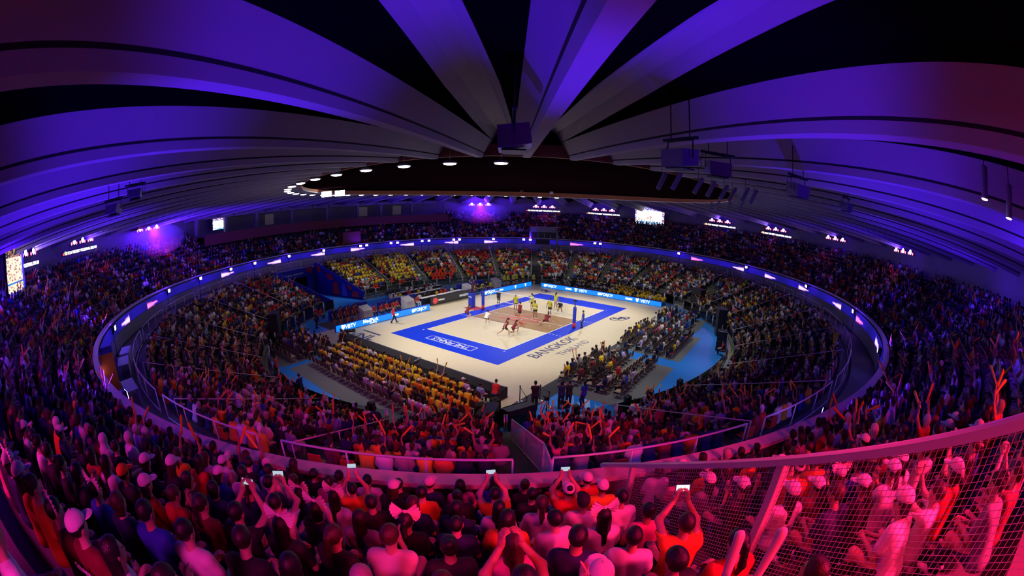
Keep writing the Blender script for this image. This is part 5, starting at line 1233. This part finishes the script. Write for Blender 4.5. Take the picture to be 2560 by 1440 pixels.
# ------------------------------------------------------------------ spectators in the upper tier in front of the camera
def head_z(k): return upper_row(k)[1]+1.17
NEAR = []
for k in range(0, 10):
    off, z = upper_row(k)
    for lo, hi in ((-181, FA-.55), (FA+.9, -96)):
        for a in arc_angles(off+.05, lo, hi, .54):
            p = epos(off+.02, a, z); h = np.array([p[0], p[1], z+1.17]); q = project(h)
            if q[0] < -60 or q[0] > 2620 or q[1] > 1560 or q[1] < 600 or q[2] < 1.7: continue
            if k >= 7 and (q[2] < 2.3 or -146 < a < -136.6): continue
            NEAR.append([k, a, p, q])
NEAR.sort(key=lambda s: s[3][2])
IND = NEAR[:165]; REST_NEAR = NEAR[165:]
special = [  # pixel of the head, look, label
 (215, 1295, dict(shirt='maroon', cap='white', hair='short', txt=('SO-NA', '25')), 'man in white cap and maroon shirt lettered in white, bottom left corner'),
 (335, 1365, dict(shirt='white', hair='long'), 'person in white shirt right of the white-capped man, bottom left'),
 (375, 1345, dict(shirt='royal blue', hair='short'), 'person in blue shirt beside the white-shirted one, bottom left'),
 (245, 1165, dict(shirt='white', hair='long', hc=1), 'person with long hair and pale top with crossbody strap, left'),
 (260, 1190, dict(shirt='black', cap='orange', hair='short'), 'person in an orange cap behind the crossbody strap one'),
 (340, 1185, dict(shirt='red', cap='white', hair='long'), 'person in white cap and red top, left of middle'),
 (140, 1085, dict(shirt='navy', cap='white', hair='short'), 'person in white cap high in the left crowd'),
 (250, 1075, dict(shirt='white', hair='hijab'), 'person with white head covering in the left crowd'),
 (45, 1080, dict(shirt='white', cap='white', hair='short'), 'person in white cap at the left edge of the crowd'),
 (590, 1310, dict(shirt='black', hair='short', pose='sitphoneA', phone=1), 'person in black filming with raised phone, left of bottom middle'),
 (655, 1345, dict(shirt='black', hair='long', bow=True), 'person with long hair and striped fan bow, bottom left of middle'),
 (500, 1370, dict(shirt='white', hair='short'), 'person in white shirt at bottom edge left of the fan bow'),
 (720, 1240, dict(shirt='navy', hair='long', bow=True), 'person wearing a striped fan bow beyond the near rows, left'),
 (785, 1255, dict(shirt='black', hair='bob', bow=True), 'person wearing a striped fan bow, middle of three'),
 (815, 1285, dict(shirt='white', hair='long', bow=True), 'person with white shirt and fan bow, rightmost of three on the left'),
 (705, 1300, dict(shirt='white', hair='short', pose='sitphoneA', phone=1), 'person in white shirt holding up a phone, left of middle'),
 (850, 1215, dict(shirt='white', hair='short', pic=1), 'person in white shirt with dark print on the back'),
 (945, 1200, dict(shirt='white', hair='short'), 'person in plain white shirt with broad shoulders near the parapet'),
 (940, 1290, dict(shirt='black', hair='short'), 'short-haired person in black below the broad white shirt'),
 (1000, 1275, dict(shirt='navy', hair='bob', hc=2), 'person with reddish bobbed hair and navy top'),
 (1055, 1285, dict(shirt='orange', hair='short', strap=1), 'person in orange vest with dark crossbody strap'),
 (1115, 1265, dict(shirt='navy', hair='long'), 'person in navy top right of the crossbody strap'),
 (1180, 1330, dict(shirt='navy', hair='bald', hc=0), 'man with cropped hair and navy shirt, bottom middle'),
 (1225, 1290, dict(shirt='white', hair='long'), 'person in white shirt behind the cropped-haired man'),
 (1165, 1250, dict(shirt='black', hair='bun', txt=('99', 'THAILAND')), 'person in black shirt lettered THAILAND, centre'),
 (1285, 1275, dict(shirt='orange', hair='long'), 'person with long hair and orange shirt, centre'),
 (1330, 1240, dict(shirt='black', hair='short', txt=('29', 'THAILAND')), 'person in black numbered shirt left of the red jersey'),
 (1400, 1215, dict(shirt='red', hair='short', txt=('THAILAND',)), 'person in bright red shirt lettered THAILAND by the stair'),
 (1420, 1275, dict(shirt='white', hair='short'), 'person in white shirt with sunglasses pushed up'),
 (1510, 1275, dict(shirt='white', hair='long', bow=True), 'person in white shirt and striped fan bow beside the mesh fence'),
 (1435, 1350, dict(shirt='navy', hair='short'), 'large dark-haired man in navy shirt, bottom right of middle'),
 (1575, 1365, dict(shirt='white', hair='short'), 'person in pale shirt with dark hair, bottom edge right'),
 (1795, 1320, dict(shirt='orange', hair='short', hc=1, pose='sitphoneA', phone=2), 'boy in orange shirt filming with a lit phone by the mesh fence'),
 (1700, 1400, dict(shirt='black', hair='short'), 'dark figure at the bottom edge left of the filming boy'),
 (1930, 1440, dict(shirt='black', hair='short', pose='sitsticksA', sticks=2), 'person at the bottom right holding two pale cheer sticks'),
 (925, 1410, dict(shirt='lilac', hair='bob', hc=3), 'person with pale bleached hair at the bottom edge'),
 (1100, 1400, dict(shirt='black', hair='bun'), 'person with hair bun at the bottom edge, centre'),
 (1265, 1400, dict(shirt='pink', hair='long', hc=2), 'person with light brown hair at the bottom edge, centre right'),
]
E_PHONE = [None, emis('phone screen pale', (.45, .6, .7), 1.0), emis('phone screen picture', (.6, .7, 1.0), 1.6)]
def smartphone(po, t, kind, label):
    J = t['J']; c = (J['wl']+J['wr'])/2+np.array([0, .05, .12]); M4 = Matrix.Translation(po.location)@Matrix.Rotation(po.rotation_euler[2], 4, 'Z')
    o = empty('smartphone'); o.matrix_world = M4@Matrix.Translation(c)@Matrix.Rotation(-.35, 4, 'X')
    mb = MB(); mb.box((0, 0, 0), (.155, .009, .076), 0, 0, .003); link('case', mb.mesh('pc'), M_BLACK, o); mb = MB(); mb.box((0, -.0052, 0), (.143, .001, .066)); link('screen', mb.mesh('psn'), E_PHONE[kind], o); tag(o, label, 'phone')
used = set(); assign = {}
for px, py, look, lab in special:
    best = min((i for i in range(len(IND)) if i not in used), key=lambda i: math.hypot(IND[i][3][0]-px, IND[i][3][1]-py)); used.add(best); assign[best] = (look, lab)
rowcount = {}
order = sorted(range(len(IND)), key=lambda i: (IND[i][0], -abs(IND[i][1]+200)))
MIX_N = {'black': 6, 'navy': 4, 'white': 3.2, 'red': 1.6, 'orange': 1.5, 'maroon': 1.4, 'grey': 1, 'pink': .8, 'royal blue': 1.0, 'yellow': .5}
left_n = {}; right_n = {}
idx_lab = {}
for i in sorted(range(len(IND)), key=lambda i: (IND[i][0], abs(IND[i][1]-FA))):
    k, a = IND[i][0], IND[i][1]; d = left_n if a < FA else right_n; d[k] = d.get(k, 0)+1; idx_lab[i] = (k, d[k], 'left' if a < FA else 'right')
for i in range(len(IND)):
    k, a, p, q = IND[i]; lod = 'A' if i < 78 else 'B'
    look, lab = assign.get(i, (None, None)); face = efacing(upper_row(k)[0], a)+rng.normal(0, .18)
    if look is None:
        if rng.random() < .05 and i > 20: continue
        sh = pick(MIX_N); r = rng.random(); ps = 'sit' if r < .56 else ('sitlean' if r < .78 else ('sitclap' if r < .93 else ('sitraise' if r < .95 else 'sitphone')))
        look = dict(shirt=sh, hair=['short', 'short', 'long', 'bob', 'tail', 'bun'][rng.integers(6)], hc=int(rng.choice([0, 0, 1, 2])), cap='white' if rng.random() < (.3 if a > FA else .12) else ('black' if rng.random() < .05 else None), bow=bool(rng.random() < .03), pose=ps+lod)
        if ps == 'sitraise': look['sticks'] = int(rng.random() < .7)
        if ps == 'sitphone' and i > 40: look['phone'] = 1
        kk, nn_, sd = idx_lab[i]; lab = 'person in %s%s, upper row %s, %s seat %s of the mesh fence' % (sh, ' and '+look['cap']+' cap' if look['cap'] else '', ordw(kk+1), ordw(nn_), sd)
    ps = look.get('pose') or 'sit'+lod
    ps = ps[:-1]+lod if ps[:-1]+lod in TPL else ps
    t = TPL[ps]
    po = person(t, p, face, look['shirt'], pick({'navy': 2, 'black': 4, 'denim': 2, 'beige': .5}), 'white', look['hair'], look.get('hc', 0), int(rng.integers(3)), look.get('cap'), look.get('bow', False), .95+.08*rng.random())
    tag(po, lab, 'person', 'spectators in the near upper tier')
    short = 'upper row %s, %s seat %s of the mesh fence' % (ordw(idx_lab[i][0]+1), ordw(idx_lab[i][1]), idx_lab[i][2])
    if look.get('phone'): smartphone(po, t, look['phone'], 'lit smartphone held up, '+short)
    if 'sticks' in look: give_sticks(po, t, look['sticks'], 'cheer stick, '+short, 'cheer sticks in the near upper tier')
    if look.get('txt'):
        for j, s in enumerate(look['txt']):
            text('shirt_lettering', s, M_WHITE, po, axes((0, -.128+.0*j, .86-.13*j), (1, 0, 0), (0, .07, 1)), .095 if len(s) > 3 else .14, ext=.004, weight=.002)
    if look.get('strap'):
        mb = MB(); mb.tube([(-.13, -.09, .98), (-.05, -.128, .85), (.06, -.132, .72), (.14, -.1, .6)], .022, 5); link('bag_strap', mb.mesh('bs'), M_BLACK, po)
    if look.get('pic'):
        mb = MB(); mb.box((0, -.126, .8), (.16, .012, .12)); link('shirt_print', mb.mesh('sp'), M_NAVY, po)
# ------------------------------------------------------------------ the rest of the crowd: seats too many to build one by one
def crowd_mat():
    m = bpy.data.materials.new('crowd clothes'); m.use_nodes = True; nt = m.node_tree; b = nt.nodes['Principled BSDF']; at = nt.nodes.new('ShaderNodeAttribute'); at.attribute_name = 'col'
    nt.links.new(at.outputs['Color'], b.inputs['Base Color']); b.inputs['Roughness'].default_value = .75; return m
M_CROWD = crowd_mat()
def sdf_tpl(J, h):
    b, s_, tr = body_prims(J, .008, 1), shirt_prims(J, .01, .7, .022), trouser_prims(J, .01, 1.9, .02)
    hd, hf, hu, hr = J['hd'], J['hf'], J['hu'], J['hr']; R = np.stack([hr, hf, hu], 1)
    ha = [('e', hd-hf*.008+hu*.022, (.09, .108, .11), R), ('c', hd-hf*.05-hu*.02, hd-hf*.06-hu*.1, .055, .045), ('cut', hd+hf*.02-hu*.01, unit(hf*.7-hu*.6))]
    lo, hi = bounds(b+s_+tr, 2.5*h); P = grid(lo, hi, h); fs = [sdf(P, b), sdf(P, s_, .04), sdf(P, tr), sdf(P, ha)]
    V, Q = nets(np.minimum.reduce(fs), lo, h)
    d4 = np.stack([sdf(V, b), sdf(V, s_, .04), sdf(V, tr), sdf(V, ha)], -1)
    return V, Q, d4.argmin(1)
def low_tpl(raised):
    """seated figure of few faces; regions 0 skin 1 shirt 2 trousers 3 hair"""
    V = []; Q = []; Rg = []
    def loft(rings, n, rg):
        b = len(V)
        for r_, (c, rx, ry) in enumerate(rings):
            for k in range(n): a = 2*PI*k/n+.5; V.append((c[0]+rx*math.cos(a), c[1]+ry*math.sin(a), c[2])); Rg.append(rg if np.isscalar(rg) else rg[r_])
        for i in range(len(rings)-1):
            for k in range(n): l = (k+1) % n; Q.append((b+i*n+k, b+i*n+l, b+(i+1)*n+l, b+(i+1)*n+k))
    loft([((0, -.02, .42), .17, .13), ((0, 0, .75), .17, .12), ((0, .02, .95), .2, .11), ((0, .02, 1.02), .07, .06)], 6, 1)
    loft([((0, .03, 1.0), .05, .05), ((0, .05, 1.06), .075, .085), ((0, .04, 1.15), .085, .1), ((0, .03, 1.24), .06, .075), ((0, .03, 1.27), .01, .01)], 6, (0, 0, 3, 3, 3))
    def limb(p, q, r0, r1, rg):
        x, y, d = MB().frame(p, q); b = len(V)
        for c, r in ((p, r0), (q, r1)):
            for k in range(4): a = PI/2*k; V.append(tuple(np.array(c)+(x*math.cos(a)+y*math.sin(a))*r)); Rg.append(rg)
        for k in range(4): l = (k+1) % 4; Q.append((b+k, b+l, b+4+l, b+4+k))
        Q.append((b+4, b+5, b+6, b+7))
    for s in (-1, 1):
        limb((s*.09, 0, .5), (s*.12, .4, .5), .095, .07, 2); limb((s*.12, .4, .5), (s*.12, .4, .05), .065, .05, 2)
        if raised: limb((s*.19, .02, .93), (s*.3, .12, 1.15), .06, .05, 1); limb((s*.3, .12, 1.15), (s*.24, .22, 1.4), .045, .035, 0)
        else: limb((s*.19, .02, .93), (s*.25, .12, .68), .06, .05, 1); limb((s*.25, .12, .68), (s*.1, .34, .62), .045, .035, 0)
    return np.array(V), np.array(Q), np.array(Rg)
NT = [sdf_tpl(seated(), .05), sdf_tpl(seated(lean=14, hl=(-.05, .4, .8), hr=(.05, .4, .8)), .05), sdf_tpl(seated(lean=0, hl=(-.24, .22, 1.4), hr=(.26, .24, 1.36), el=(-1, .3, -.4), er=(1, .3, -.4), dl=(-.25, .15, 1), dr=(.3, .25, 1)), .05)]
FT = [low_tpl(False), low_tpl(True)]
SKC = np.array(SKIN)
def crowd(name, spots, label, near=True):
    """spots: (x, y, z, heading, shirt colour name, raised)"""
    VV = []; QQ = []; CC = []; b = 0
    groups = {}
    for s in spots:
        d = math.dist(s[:3], CAM); tp = ('n', 2 if s[5] else int(rng.integers(2))) if d < 24 else ('f', int(s[5])); groups.setdefault(tp, []).append(s)
    for (kind, ti), L in groups.items():
        V, Q, Rg = (NT if kind == 'n' else FT)[ti]; n = len(L); A = np.array([l[3] for l in L])+rng.normal(0, .15, n); S = .93+.14*rng.random(n)
        P = np.array([l[:3] for l in L]); P[:, :2] += rng.normal(0, .03, (n, 2))
        c, s_ = np.cos(A), np.sin(A)
        X = (V[None, :, 0]*c[:, None]-V[None, :, 1]*s_[:, None])*S[:, None]+P[:, 0, None]; Y = (V[None, :, 0]*s_[:, None]+V[None, :, 1]*c[:, None])*S[:, None]+P[:, 1, None]; Z = V[None, :, 2]*S[:, None]+P[:, 2, None]
        VV.append(np.stack([X, Y, Z], -1).reshape(-1, 3)); QQ.append((Q[None]+(np.arange(n)*len(V))[:, None, None]).reshape(-1, 4)+b); b += n*len(V)
        pal = np.zeros((n, 4, 3)); pal[:, 0] = SKC[rng.integers(0, 4, n)]; pal[:, 1] = np.array([CLOTH[l[4]] for l in L])*(.75+.4*rng.random((n, 1))); pal[:, 2] = np.array([CLOTH[k] for k in ('navy', 'black', 'denim', 'grey', 'beige')])[rng.choice(5, n, p=[.3, .35, .2, .1, .05])]; pal[:, 3] = np.array(HAIRC)[rng.choice(4, n, p=[.5, .3, .15, .05])]
        caps = rng.random(n) < .08; pal[caps, 3] = (.75, .75, .75)
        CC.append(pal[:, Rg].reshape(-1, 3))
    V = np.concatenate(VV); Q = np.concatenate(QQ); Cc = np.concatenate(CC)
    me = np_mesh(name, [(V, Q, 0)]); at = me.color_attributes.new('col', 'FLOAT_COLOR', 'POINT'); at.data.foreach_set('color', np.concatenate([Cc, np.ones((len(Cc), 1))], 1).astype(np.float32).ravel())
    o = link(name, me, M_CROWD); tag(o, label, 'crowd', kind='stuff'); return o
def stick_field(name, spots, label):
    V0, Q0 = [], []
    for i, (z, r) in enumerate(((0, .015), (.04, .028), (.4, .036), (.44, .015))):
        for k in range(5): a = 2*PI*k/5; V0.append((r*math.cos(a), r*math.sin(a), z))
    for i in range(3):
        for k in range(5): l = (k+1) % 5; Q0.append((i*5+k, i*5+l, i*5+5+l, i*5+5+k))
    V0 = np.array(V0); Q0 = np.array(Q0); VV = []; QQ = []; CC = []; n = 0
    for s in spots:
        for sd in (-1, 1):
            lean = rng.normal(.25, .6)*sd; fwd = rng.normal(.3, .6); d = unit((lean, fwd, .8)); x, y, _ = MB().frame((0, 0, 0), d); W = V0[:, :1]*x+V0[:, 1:2]*y+V0[:, 2:3]*d+np.array([.25*sd, .24, 1.36])
            c, sn = math.cos(s[3]), math.sin(s[3]); VV.append(np.stack([W[:, 0]*c-W[:, 1]*sn+s[0], W[:, 0]*sn+W[:, 1]*c+s[1], W[:, 2]+s[2]], -1)); QQ.append(Q0+n*len(V0)); n += 1
            CC.append(np.tile(((.85, .5, .02), (.85, .25, .02), (.8, .62, .1))[rng.integers(3)], (len(V0), 1)))
    me = np_mesh(name, [(np.concatenate(VV), np.concatenate(QQ), 0)]); Cc = np.concatenate(CC); at = me.color_attributes.new('col', 'FLOAT_COLOR', 'POINT'); at.data.foreach_set('color', np.concatenate([Cc, np.ones((len(Cc), 1))], 1).astype(np.float32).ravel())
    return tag(link(name, me, M_CROWD), label, 'cheer sticks', kind='stuff')
MIX_L = {'black': 5, 'navy': 3, 'white': 4.2, 'maroon': 2.2, 'red': 1.8, 'yellow': 1.3, 'grey': 1.2, 'royal blue': .8, 'pink': .6, 'light blue': .6, 'orange': .9, 'beige': .6, 'lime': .1}
MIX_U = {'black': 6, 'navy': 3.5, 'white': 2.6, 'maroon': 2, 'red': 2.2, 'orange': 1.2, 'grey': 1, 'royal blue': 1, 'pink': .6, 'yellow': .6}
def visible(p, z):
    q = project(np.array([p[0], p[1], z+1.1])); return -150 < q[0] < 2710 and -100 < q[1] < 1620
lower = []; seats_empty = []; ang_al = np.array([(a+180) % 360-180 for a in AISLES])
for k in range(LRN-1):
    off, z = lower_row(k); off += .45
    for a in arc_angles(off, TUN1-360+.5, TUN0-.5, .53):
        an = (a+180) % 360-180
        da = np.abs(ang_al-an); da = np.minimum(da, 360-da).min()
        if math.radians(da)*(EA+off) < .72: continue
        p = epos(off, a, z)
        if not visible(p, z): continue
        if -39.5 < an < -33 and k < 6: continue
        yel = 71 < an < 98 and k > 0
        r = rng.random()
        em = .06
        if 54 < an < 61 and k < 8 and k > 6: em = .9
        if 47.5 < an < 58 and k > 6: em = .85
        if 61 < an < 72 and k in (1, 3): em = .75
        if 61 < an < 72 and k == 0: em = .6
        if r < em: seats_empty.append((p, a, off, k)); continue
        sh = ('yellow' if rng.random() < .72 else pick(MIX_L)) if yel and rng.random() < (.95 if k < 9 else .6) else pick(MIX_L)
        st = rng.random() < (.13 if (an < -100 or an > 118) else .11)
        lower.append((p[0], p[1], z, efacing(off, a), sh, st))
upper = []
keyset = {(s[0], round(s[1], 3)) for s in IND}
for k in range(URN):
    off, z = upper_row(k)
    for a in arc_angles(off+.05, -180, 180, .54):
        an = a
        if abs(an-FA) < 1.1 or 28 < an < 33 and k < 5: continue
        if 57 < an < 122 and k > 5: continue
        if 83 < an < 89 and k < 3: continue
        p = epos(off+.02, a, z)
        if not visible(p, z): continue
        d = math.dist((p[0], p[1], z+1.1), CAM)
        if d < 11: continue
        if rng.random() < (.4 if 70 < an < 118 else (.3 if -60 > an > -100 else .08)): continue
        upper.append((p[0], p[1], z, efacing(off, a), pick(MIX_U), rng.random() < .1))
for k, a, p, q in REST_NEAR:
    if q[2] < 11.0 and rng.random() > .06: upper.append((p[0], p[1], p[2], efacing(2, a), pick(MIX_U), rng.random() < .15))
floorc = []
for r in range(5):
    for y in np.arange(-8.9, 8.3, .56):
        if rng.random() < .06: continue
        x = 17.15+.8*r
        if ((x-ECX)/(EA-11.6))**2+((y-ECY)/(EB-11.6))**2 > 1: continue
        sh = 'yellow' if (y < -1.5 and rng.random() < .8) or (r > 2 and rng.random() < .5) else pick({'white': 4, 'black': 4, 'grey': 1, 'navy': 1})
        floorc.append((x, y, .0+.05*r, PI/2, sh, y < -2 and rng.random() < .25))
for r in range(5):
    for x in np.arange(6.7, 13, .58):
        if rng.random() < .25: continue
        floorc.append((x, -11.15-.9*r, 0, 0, pick(MIX_D), False))
floorc += FLOOR_STUFF
crowd('lower_tier_crowd', lower, 'dense crowd of spectators filling the lower tier all round the hall')
crowd('upper_tier_crowd', upper, 'dim red and blue lit crowd filling the upper tier')
crowd('floor_seat_crowd', floorc, 'crowd on floor chairs around the far end of the court')
stick_field('raised_cheer_sticks', [s for s in lower if s[5]], 'yellow and orange cheer sticks raised over the lower tier')
stick_field('upper_cheer_sticks', [s for s in upper if s[5]], 'orange cheer sticks raised over the upper tier')
# empty red shell seats
mb = MB(); mb.box((0, .02, .42), (.44, .42, .06), 0, 0, .02); mb.box((0, -.2, .66), (.44, .06, .46), 0, 0, .02); SHELL = mb.mesh('shell')
M_SHELL = mat('orange red plastic seat', (.72, .06, .02), .4)
vis = [s for s in seats_empty if 40 < (s[1]+180) % 360-180 < 75]; oth = [s for s in seats_empty if s not in vis]
for i, (p, a, off, k) in enumerate(vis[:150]):
    o = link('stadium_seat', SHELL, M_SHELL, loc=p, rotz=efacing(off, a)); tag(o, 'empty orange-red shell seat in the far left lower tier, row %s, seat %s' % (ordw(k+1), ordw(sum(1 for q in vis[:i] if q[3] == k)+1)), 'seat', 'empty seats of the lower tier')
VV = []; FF = []; b = 0
base = np.array([v.co for v in SHELL.vertices]); fb = [tuple(f.vertices) for f in SHELL.polygons]
mb = MB()
for p, a, off, k in oth:
    R_ = rz(efacing(off, a)); mb.add(base@R_.T+np.array(p), fb)
so = link('scattered_seats', mb.mesh('scat'), M_SHELL); tag(so, 'scattered empty orange-red seats between the lower tier spectators', 'seats', kind='stuff')
# ------------------------------------------------------------------ hung floodlights, tube spots, panels
def yoke_light(x, y, z, a, s, label, pair=False):
    o = empty('floodlight', (x, y, z), a)
    mb = MB(); mb.add([(-.35*s, -.28*s, .18*s), (.35*s, -.28*s, .18*s), (.35*s, .25*s, .24*s), (-.35*s, .25*s, .24*s), (-.33*s, -.26*s, -.22*s), (.33*s, -.26*s, -.22*s), (.3*s, .3*s, -.12*s), (-.3*s, .3*s, -.12*s)], [(0, 1, 2, 3), (7, 6, 5, 4), (0, 4, 5, 1), (1, 5, 6, 2), (2, 6, 7, 3), (3, 7, 4, 0)]); link('housing', mb.mesh('fh'), mat('grey fixture paint', (.2, .2, .23), .4, .3), o)
    mb = MB(); mb.box((0, .0, -.235*s), (.55*s, .4*s, .03)); link('lens_frame', mb.mesh('fl'), M_BLACK, o)
    mb = MB(); mb.tube([(-.4*s, 0, 0), (-.4*s, 0, .42*s), (.4*s, 0, .42*s), (.4*s, 0, 0)], .022*s, 6); link('yoke', mb.mesh('fy'), M_BLACK, o)
    mb = MB(); mb.box((0, 0, .46*s), (1.1*s, .07, .07), 0, 0, .01); link('mounting_bar', mb.mesh('fm'), M_BLACK, o)
    for sx in (-1, 1): mb = MB(); mb.cyl((sx*.3*s, 0, .46*s), (sx*.3*s, 0, .46*s+.9), .015, n=5); link('hanger', mb.mesh('fg'), M_BLACK, o)
    mb = MB(); mb.tube([(-.45*s, .05, .4*s), (-.55*s, .05, .2*s), (-.48*s, .05, .02), (-.62*s, .05, -.08)], .012, 5); link('cable', mb.mesh('fc'), M_BLACK, o)
    tag(o, label, 'floodlight')
yoke_light(-27.98, -18.9, 11.85, math.radians(-144), 1.0, 'large floodlight hung under the roof straight ahead')
yoke_light(-24.95, -20.97, 11.95, math.radians(-120), .95, 'floodlight hung under the roof, left of the pair at right')
yoke_light(-22.66, -21.43, 12.1, math.radians(-60), .9, 'floodlight hung under the roof, right of the pair at right')
yoke_light(-21.53, -23.65, 11.95, math.radians(-40), .85, 'floodlight hung under the roof farther right, blue lit')
yoke_light(-15.9, -25.99, 12.3, math.radians(-30), .8, 'small dark floodlight hung under the right roof')
yoke_light(-33.4, -6.82, 12.3, math.radians(170), .8, 'dark floodlight hung under the left roof, right of two')
yoke_light(-34.29, -7.4, 11.85, math.radians(150), .8, 'dark floodlight hung under the left roof, left of two')
def tube_spot(x, y, z, tilt, a, label, lit=False, s=1.0):
    o = empty('tube_spotlight', (x, y, z), a); R_ = np.array([[1, 0, 0], [0, math.cos(tilt), -math.sin(tilt)], [0, math.sin(tilt), math.cos(tilt)]])
    mb = MB(); mb.lathe([(.1*s, .55*s), (.13*s, .5*s), (.13*s, -.42*s), (.15*s, -.5*s)], 12, R=R_); link('barrel', mb.mesh('tb'), mat('pale fixture paint', (.45, .45, .48), .4), o)
    mb = MB(); mb.lathe([(.13*s, -.5*s), (.1*s, -.52*s)], 12, R=R_); link('lens', mb.mesh('tl'), E_WHITE if lit else M_STEEL, o)
    mb = MB(); mb.cyl((0, 0, .3*s), (0, 0, .3*s+.6), .012, n=5); link('hanger', mb.mesh('th'), M_BLACK, o); tag(o, label, 'spotlight', 'tube spotlights under the roof')
tube_spot(-25.9, -27.79, 12.55, .05, .3, 'lit tube lamp hanging at upper right, left of two', True, .62); tube_spot(-26.1, -28.4, 12.35, .05, .3, 'lit tube lamp hanging at upper right, right of two', True, .62)
for i, (x, y) in enumerate(((-15.5, -17.7), (-15.9, -18.5), (-14.6, -19.2), (-13.5, -19.6), (-12.5, -20.1), (-11.5, -20.4), (-12.5, -21.2), (-12.0, -21.6), (4.7, -16.3), (1.0, -17.6), (.8, -18.6), (-1.3, -19.8))):
    tube_spot(x, y, 12.35, .5, math.radians(-20+10*(i % 3)), 'pale tube spotlight clustered at the right rim, %s from the left' % ordw(i+1), False, .8)
for i, (x, y) in enumerate(((-13.5, 14.1), (-12.3, 13.5))):
    o = empty('panel_light', (x, y, 12.75), math.radians(-55)); mb = MB(); mb.box((0, -.06, 0), (1.15, .1, .62), 0, 0, .02); link('frame', mb.mesh('pf'), M_BLACK, o)
    for sx in (-1, 1): mb = MB(); mb.box((sx*.28, -.115, 0), (.5, .012, .54)); link('panel', mb.mesh('pp'), E_WHITE, o)
    mb = MB(); mb.cyl((0, 0, .3), (0, 0, 1.0), .015, n=5); link('hanger', mb.mesh('ph'), M_BLACK, o); tag(o, 'bright white twin panel light at the left rim, %s' % ('left one' if i == 0 else 'right one'), 'panel light')
# wash lights of the bars behind and beside the camera: they colour the near crowd and the roof
for d, e, c in ((-178, 800, RED), (-165, 1100, MAGENTA), (-152, 1300, MAGENTA), (-144, 900, MAGENTA), (-139.5, 900, RED), (-131, 1500, RED), (-118, 600, RED)):
    spot('rear_bar_wash', epos(8.9, d, 11.2), epos(2.0, d, 4.2), e*.68, c, 72, .7, .3)
for d, e in ((178, 260), (-164, 260), (-122, 160), (-100, 200)):
    point('roof_wash', epos(6.5, d, 11.0), e, BLUE, .4)
spot('rear_bar_wash', epos(9.2, -133.5, 11.6), epos(3.0, -138, 6.8), 4200, (1, .012, .11), 66, .7, .25)
spot('fence_fill', epos(4.6, -136.9, 12.05), epos(3.6, -138.1, 7.6), 520, (1, .012, .12), 112, .8, .12)  # this and the next: unseen red spots added to brighten the fence cap
spot('fence_fill', epos(7.2, -137.2, 12.0), epos(6.4, -138.1, 9), 160, (1, .012, .16), 112, .8, .12)
for d, e in ((-166, 1900), (-153, 2600), (-143, 2200), (-134, 1900), (-118, 1300)):
    spot('roof_blue_fill', epos(-.4, d, 4.3), epos(5.5, d, 13), e, BLUE, 96, .8, .2)  # unseen spots without fixtures, added to turn the near roof blue
spot('moving_light', (-8, 12, 12.5), (.6, -.3, 0), 1500, (1, .05, .7), 12, .5, .1)
spot('moving_light', (14, 12, 12.5), (9.5, -4.8, 0), 1800, (.7, .05, 1), 16, .6, .1)
spot('moving_light', (-14, 10, 12.5), (-2.5, 4.8, 0), 1500, (.55, .08, 1), 16, .6, .1)

# haze hanging in front of the two brightest bars
def haze(deg, off, z, r, dens, label):
    mt = bpy.data.materials.new('stage haze'); mt.use_nodes = True; nt = mt.node_tree; nt.nodes.clear()
    o_ = nt.nodes.new('ShaderNodeOutputMaterial'); v = nt.nodes.new('ShaderNodeVolumeScatter'); v.inputs['Density'].default_value = dens; v.inputs['Color'].default_value = (.8, .8, 1, 1); nt.links.new(v.outputs[0], o_.inputs['Volume'])
    mb = MB(); mb.lathe([(max(.02, math.sin(t)), -math.cos(t)) for t in np.linspace(.02, PI-.02, 13)], 20); o = link('stage_haze', mb.mesh('hz'), mt, loc=epos(off, deg, z)); o.scale = r; o.rotation_euler = (0, 0, math.radians(deg)); tag(o, label, 'haze', kind='stuff')
point('haze_fill', epos(7.2, 47.9, 11.6), 1700, BLUE, .3); point('haze_fill', epos(7.4, 132.8, 11.6), 1700, BLUE, .3)  # extra blue points without fixtures, added inside the haze to make it glow
haze(47.9, 6.2, 10.2, (3.0, 5.5, 2.0), .13, 'blue lit stage haze in front of the far light bar')
haze(132.8, 6.6, 10.4, (2.6, 4.2, 1.8), .16, 'blue lit stage haze in front of the left wall light bar')

# concourse things at the left
def banner(deg, off, mt, label, h=2.0, w_=.9):
    o = empty('roll_up_banner', epos(off, deg, CZ), efacing(0, deg)+PI/2); mb = MB(); mb.box((0, 0, h/2), (w_, .02, h)); link('sheet', mb.mesh('bs'), mt, o); mb = MB(); mb.box((0, 0, .04), (w_+.06, .2, .08), 0, 0, .01); link('base', mb.mesh('bb'), M_STEEL, o); tag(o, label, 'banner')
banner(-176.5, .1, cloth('orange'), 'orange roll-up banner on the left concourse'); banner(-179.5, .15, M_TBLUE, 'blue roll-up banner on the left concourse behind the orange one')
for i, d in enumerate((173.5, 178.0, -173.2)):
    o = empty('concourse_table', epos(-.75, d, CZ), efacing(0, d)); mb = MB(); mb.box((0, 0, .74), (1.8, .7, .04), 0, 0, .008); link('tabletop', mb.mesh('ct'), M_WHITE, o); mb = MB(); mb.box((0, .35, .37), (1.8, .02, .72)); link('front_cloth', mb.mesh('cf'), cloth('lilac'), o)
    for sx in (-1, 1): mb = MB(); mb.box((sx*.8, -.25, .36), (.04, .04, .71)); link('leg', mb.mesh('cl'), M_STEEL, o)
    tag(o, 'table with lilac cloth on the left concourse, %s from the light' % ordw(i+1), 'table', 'concourse tables')
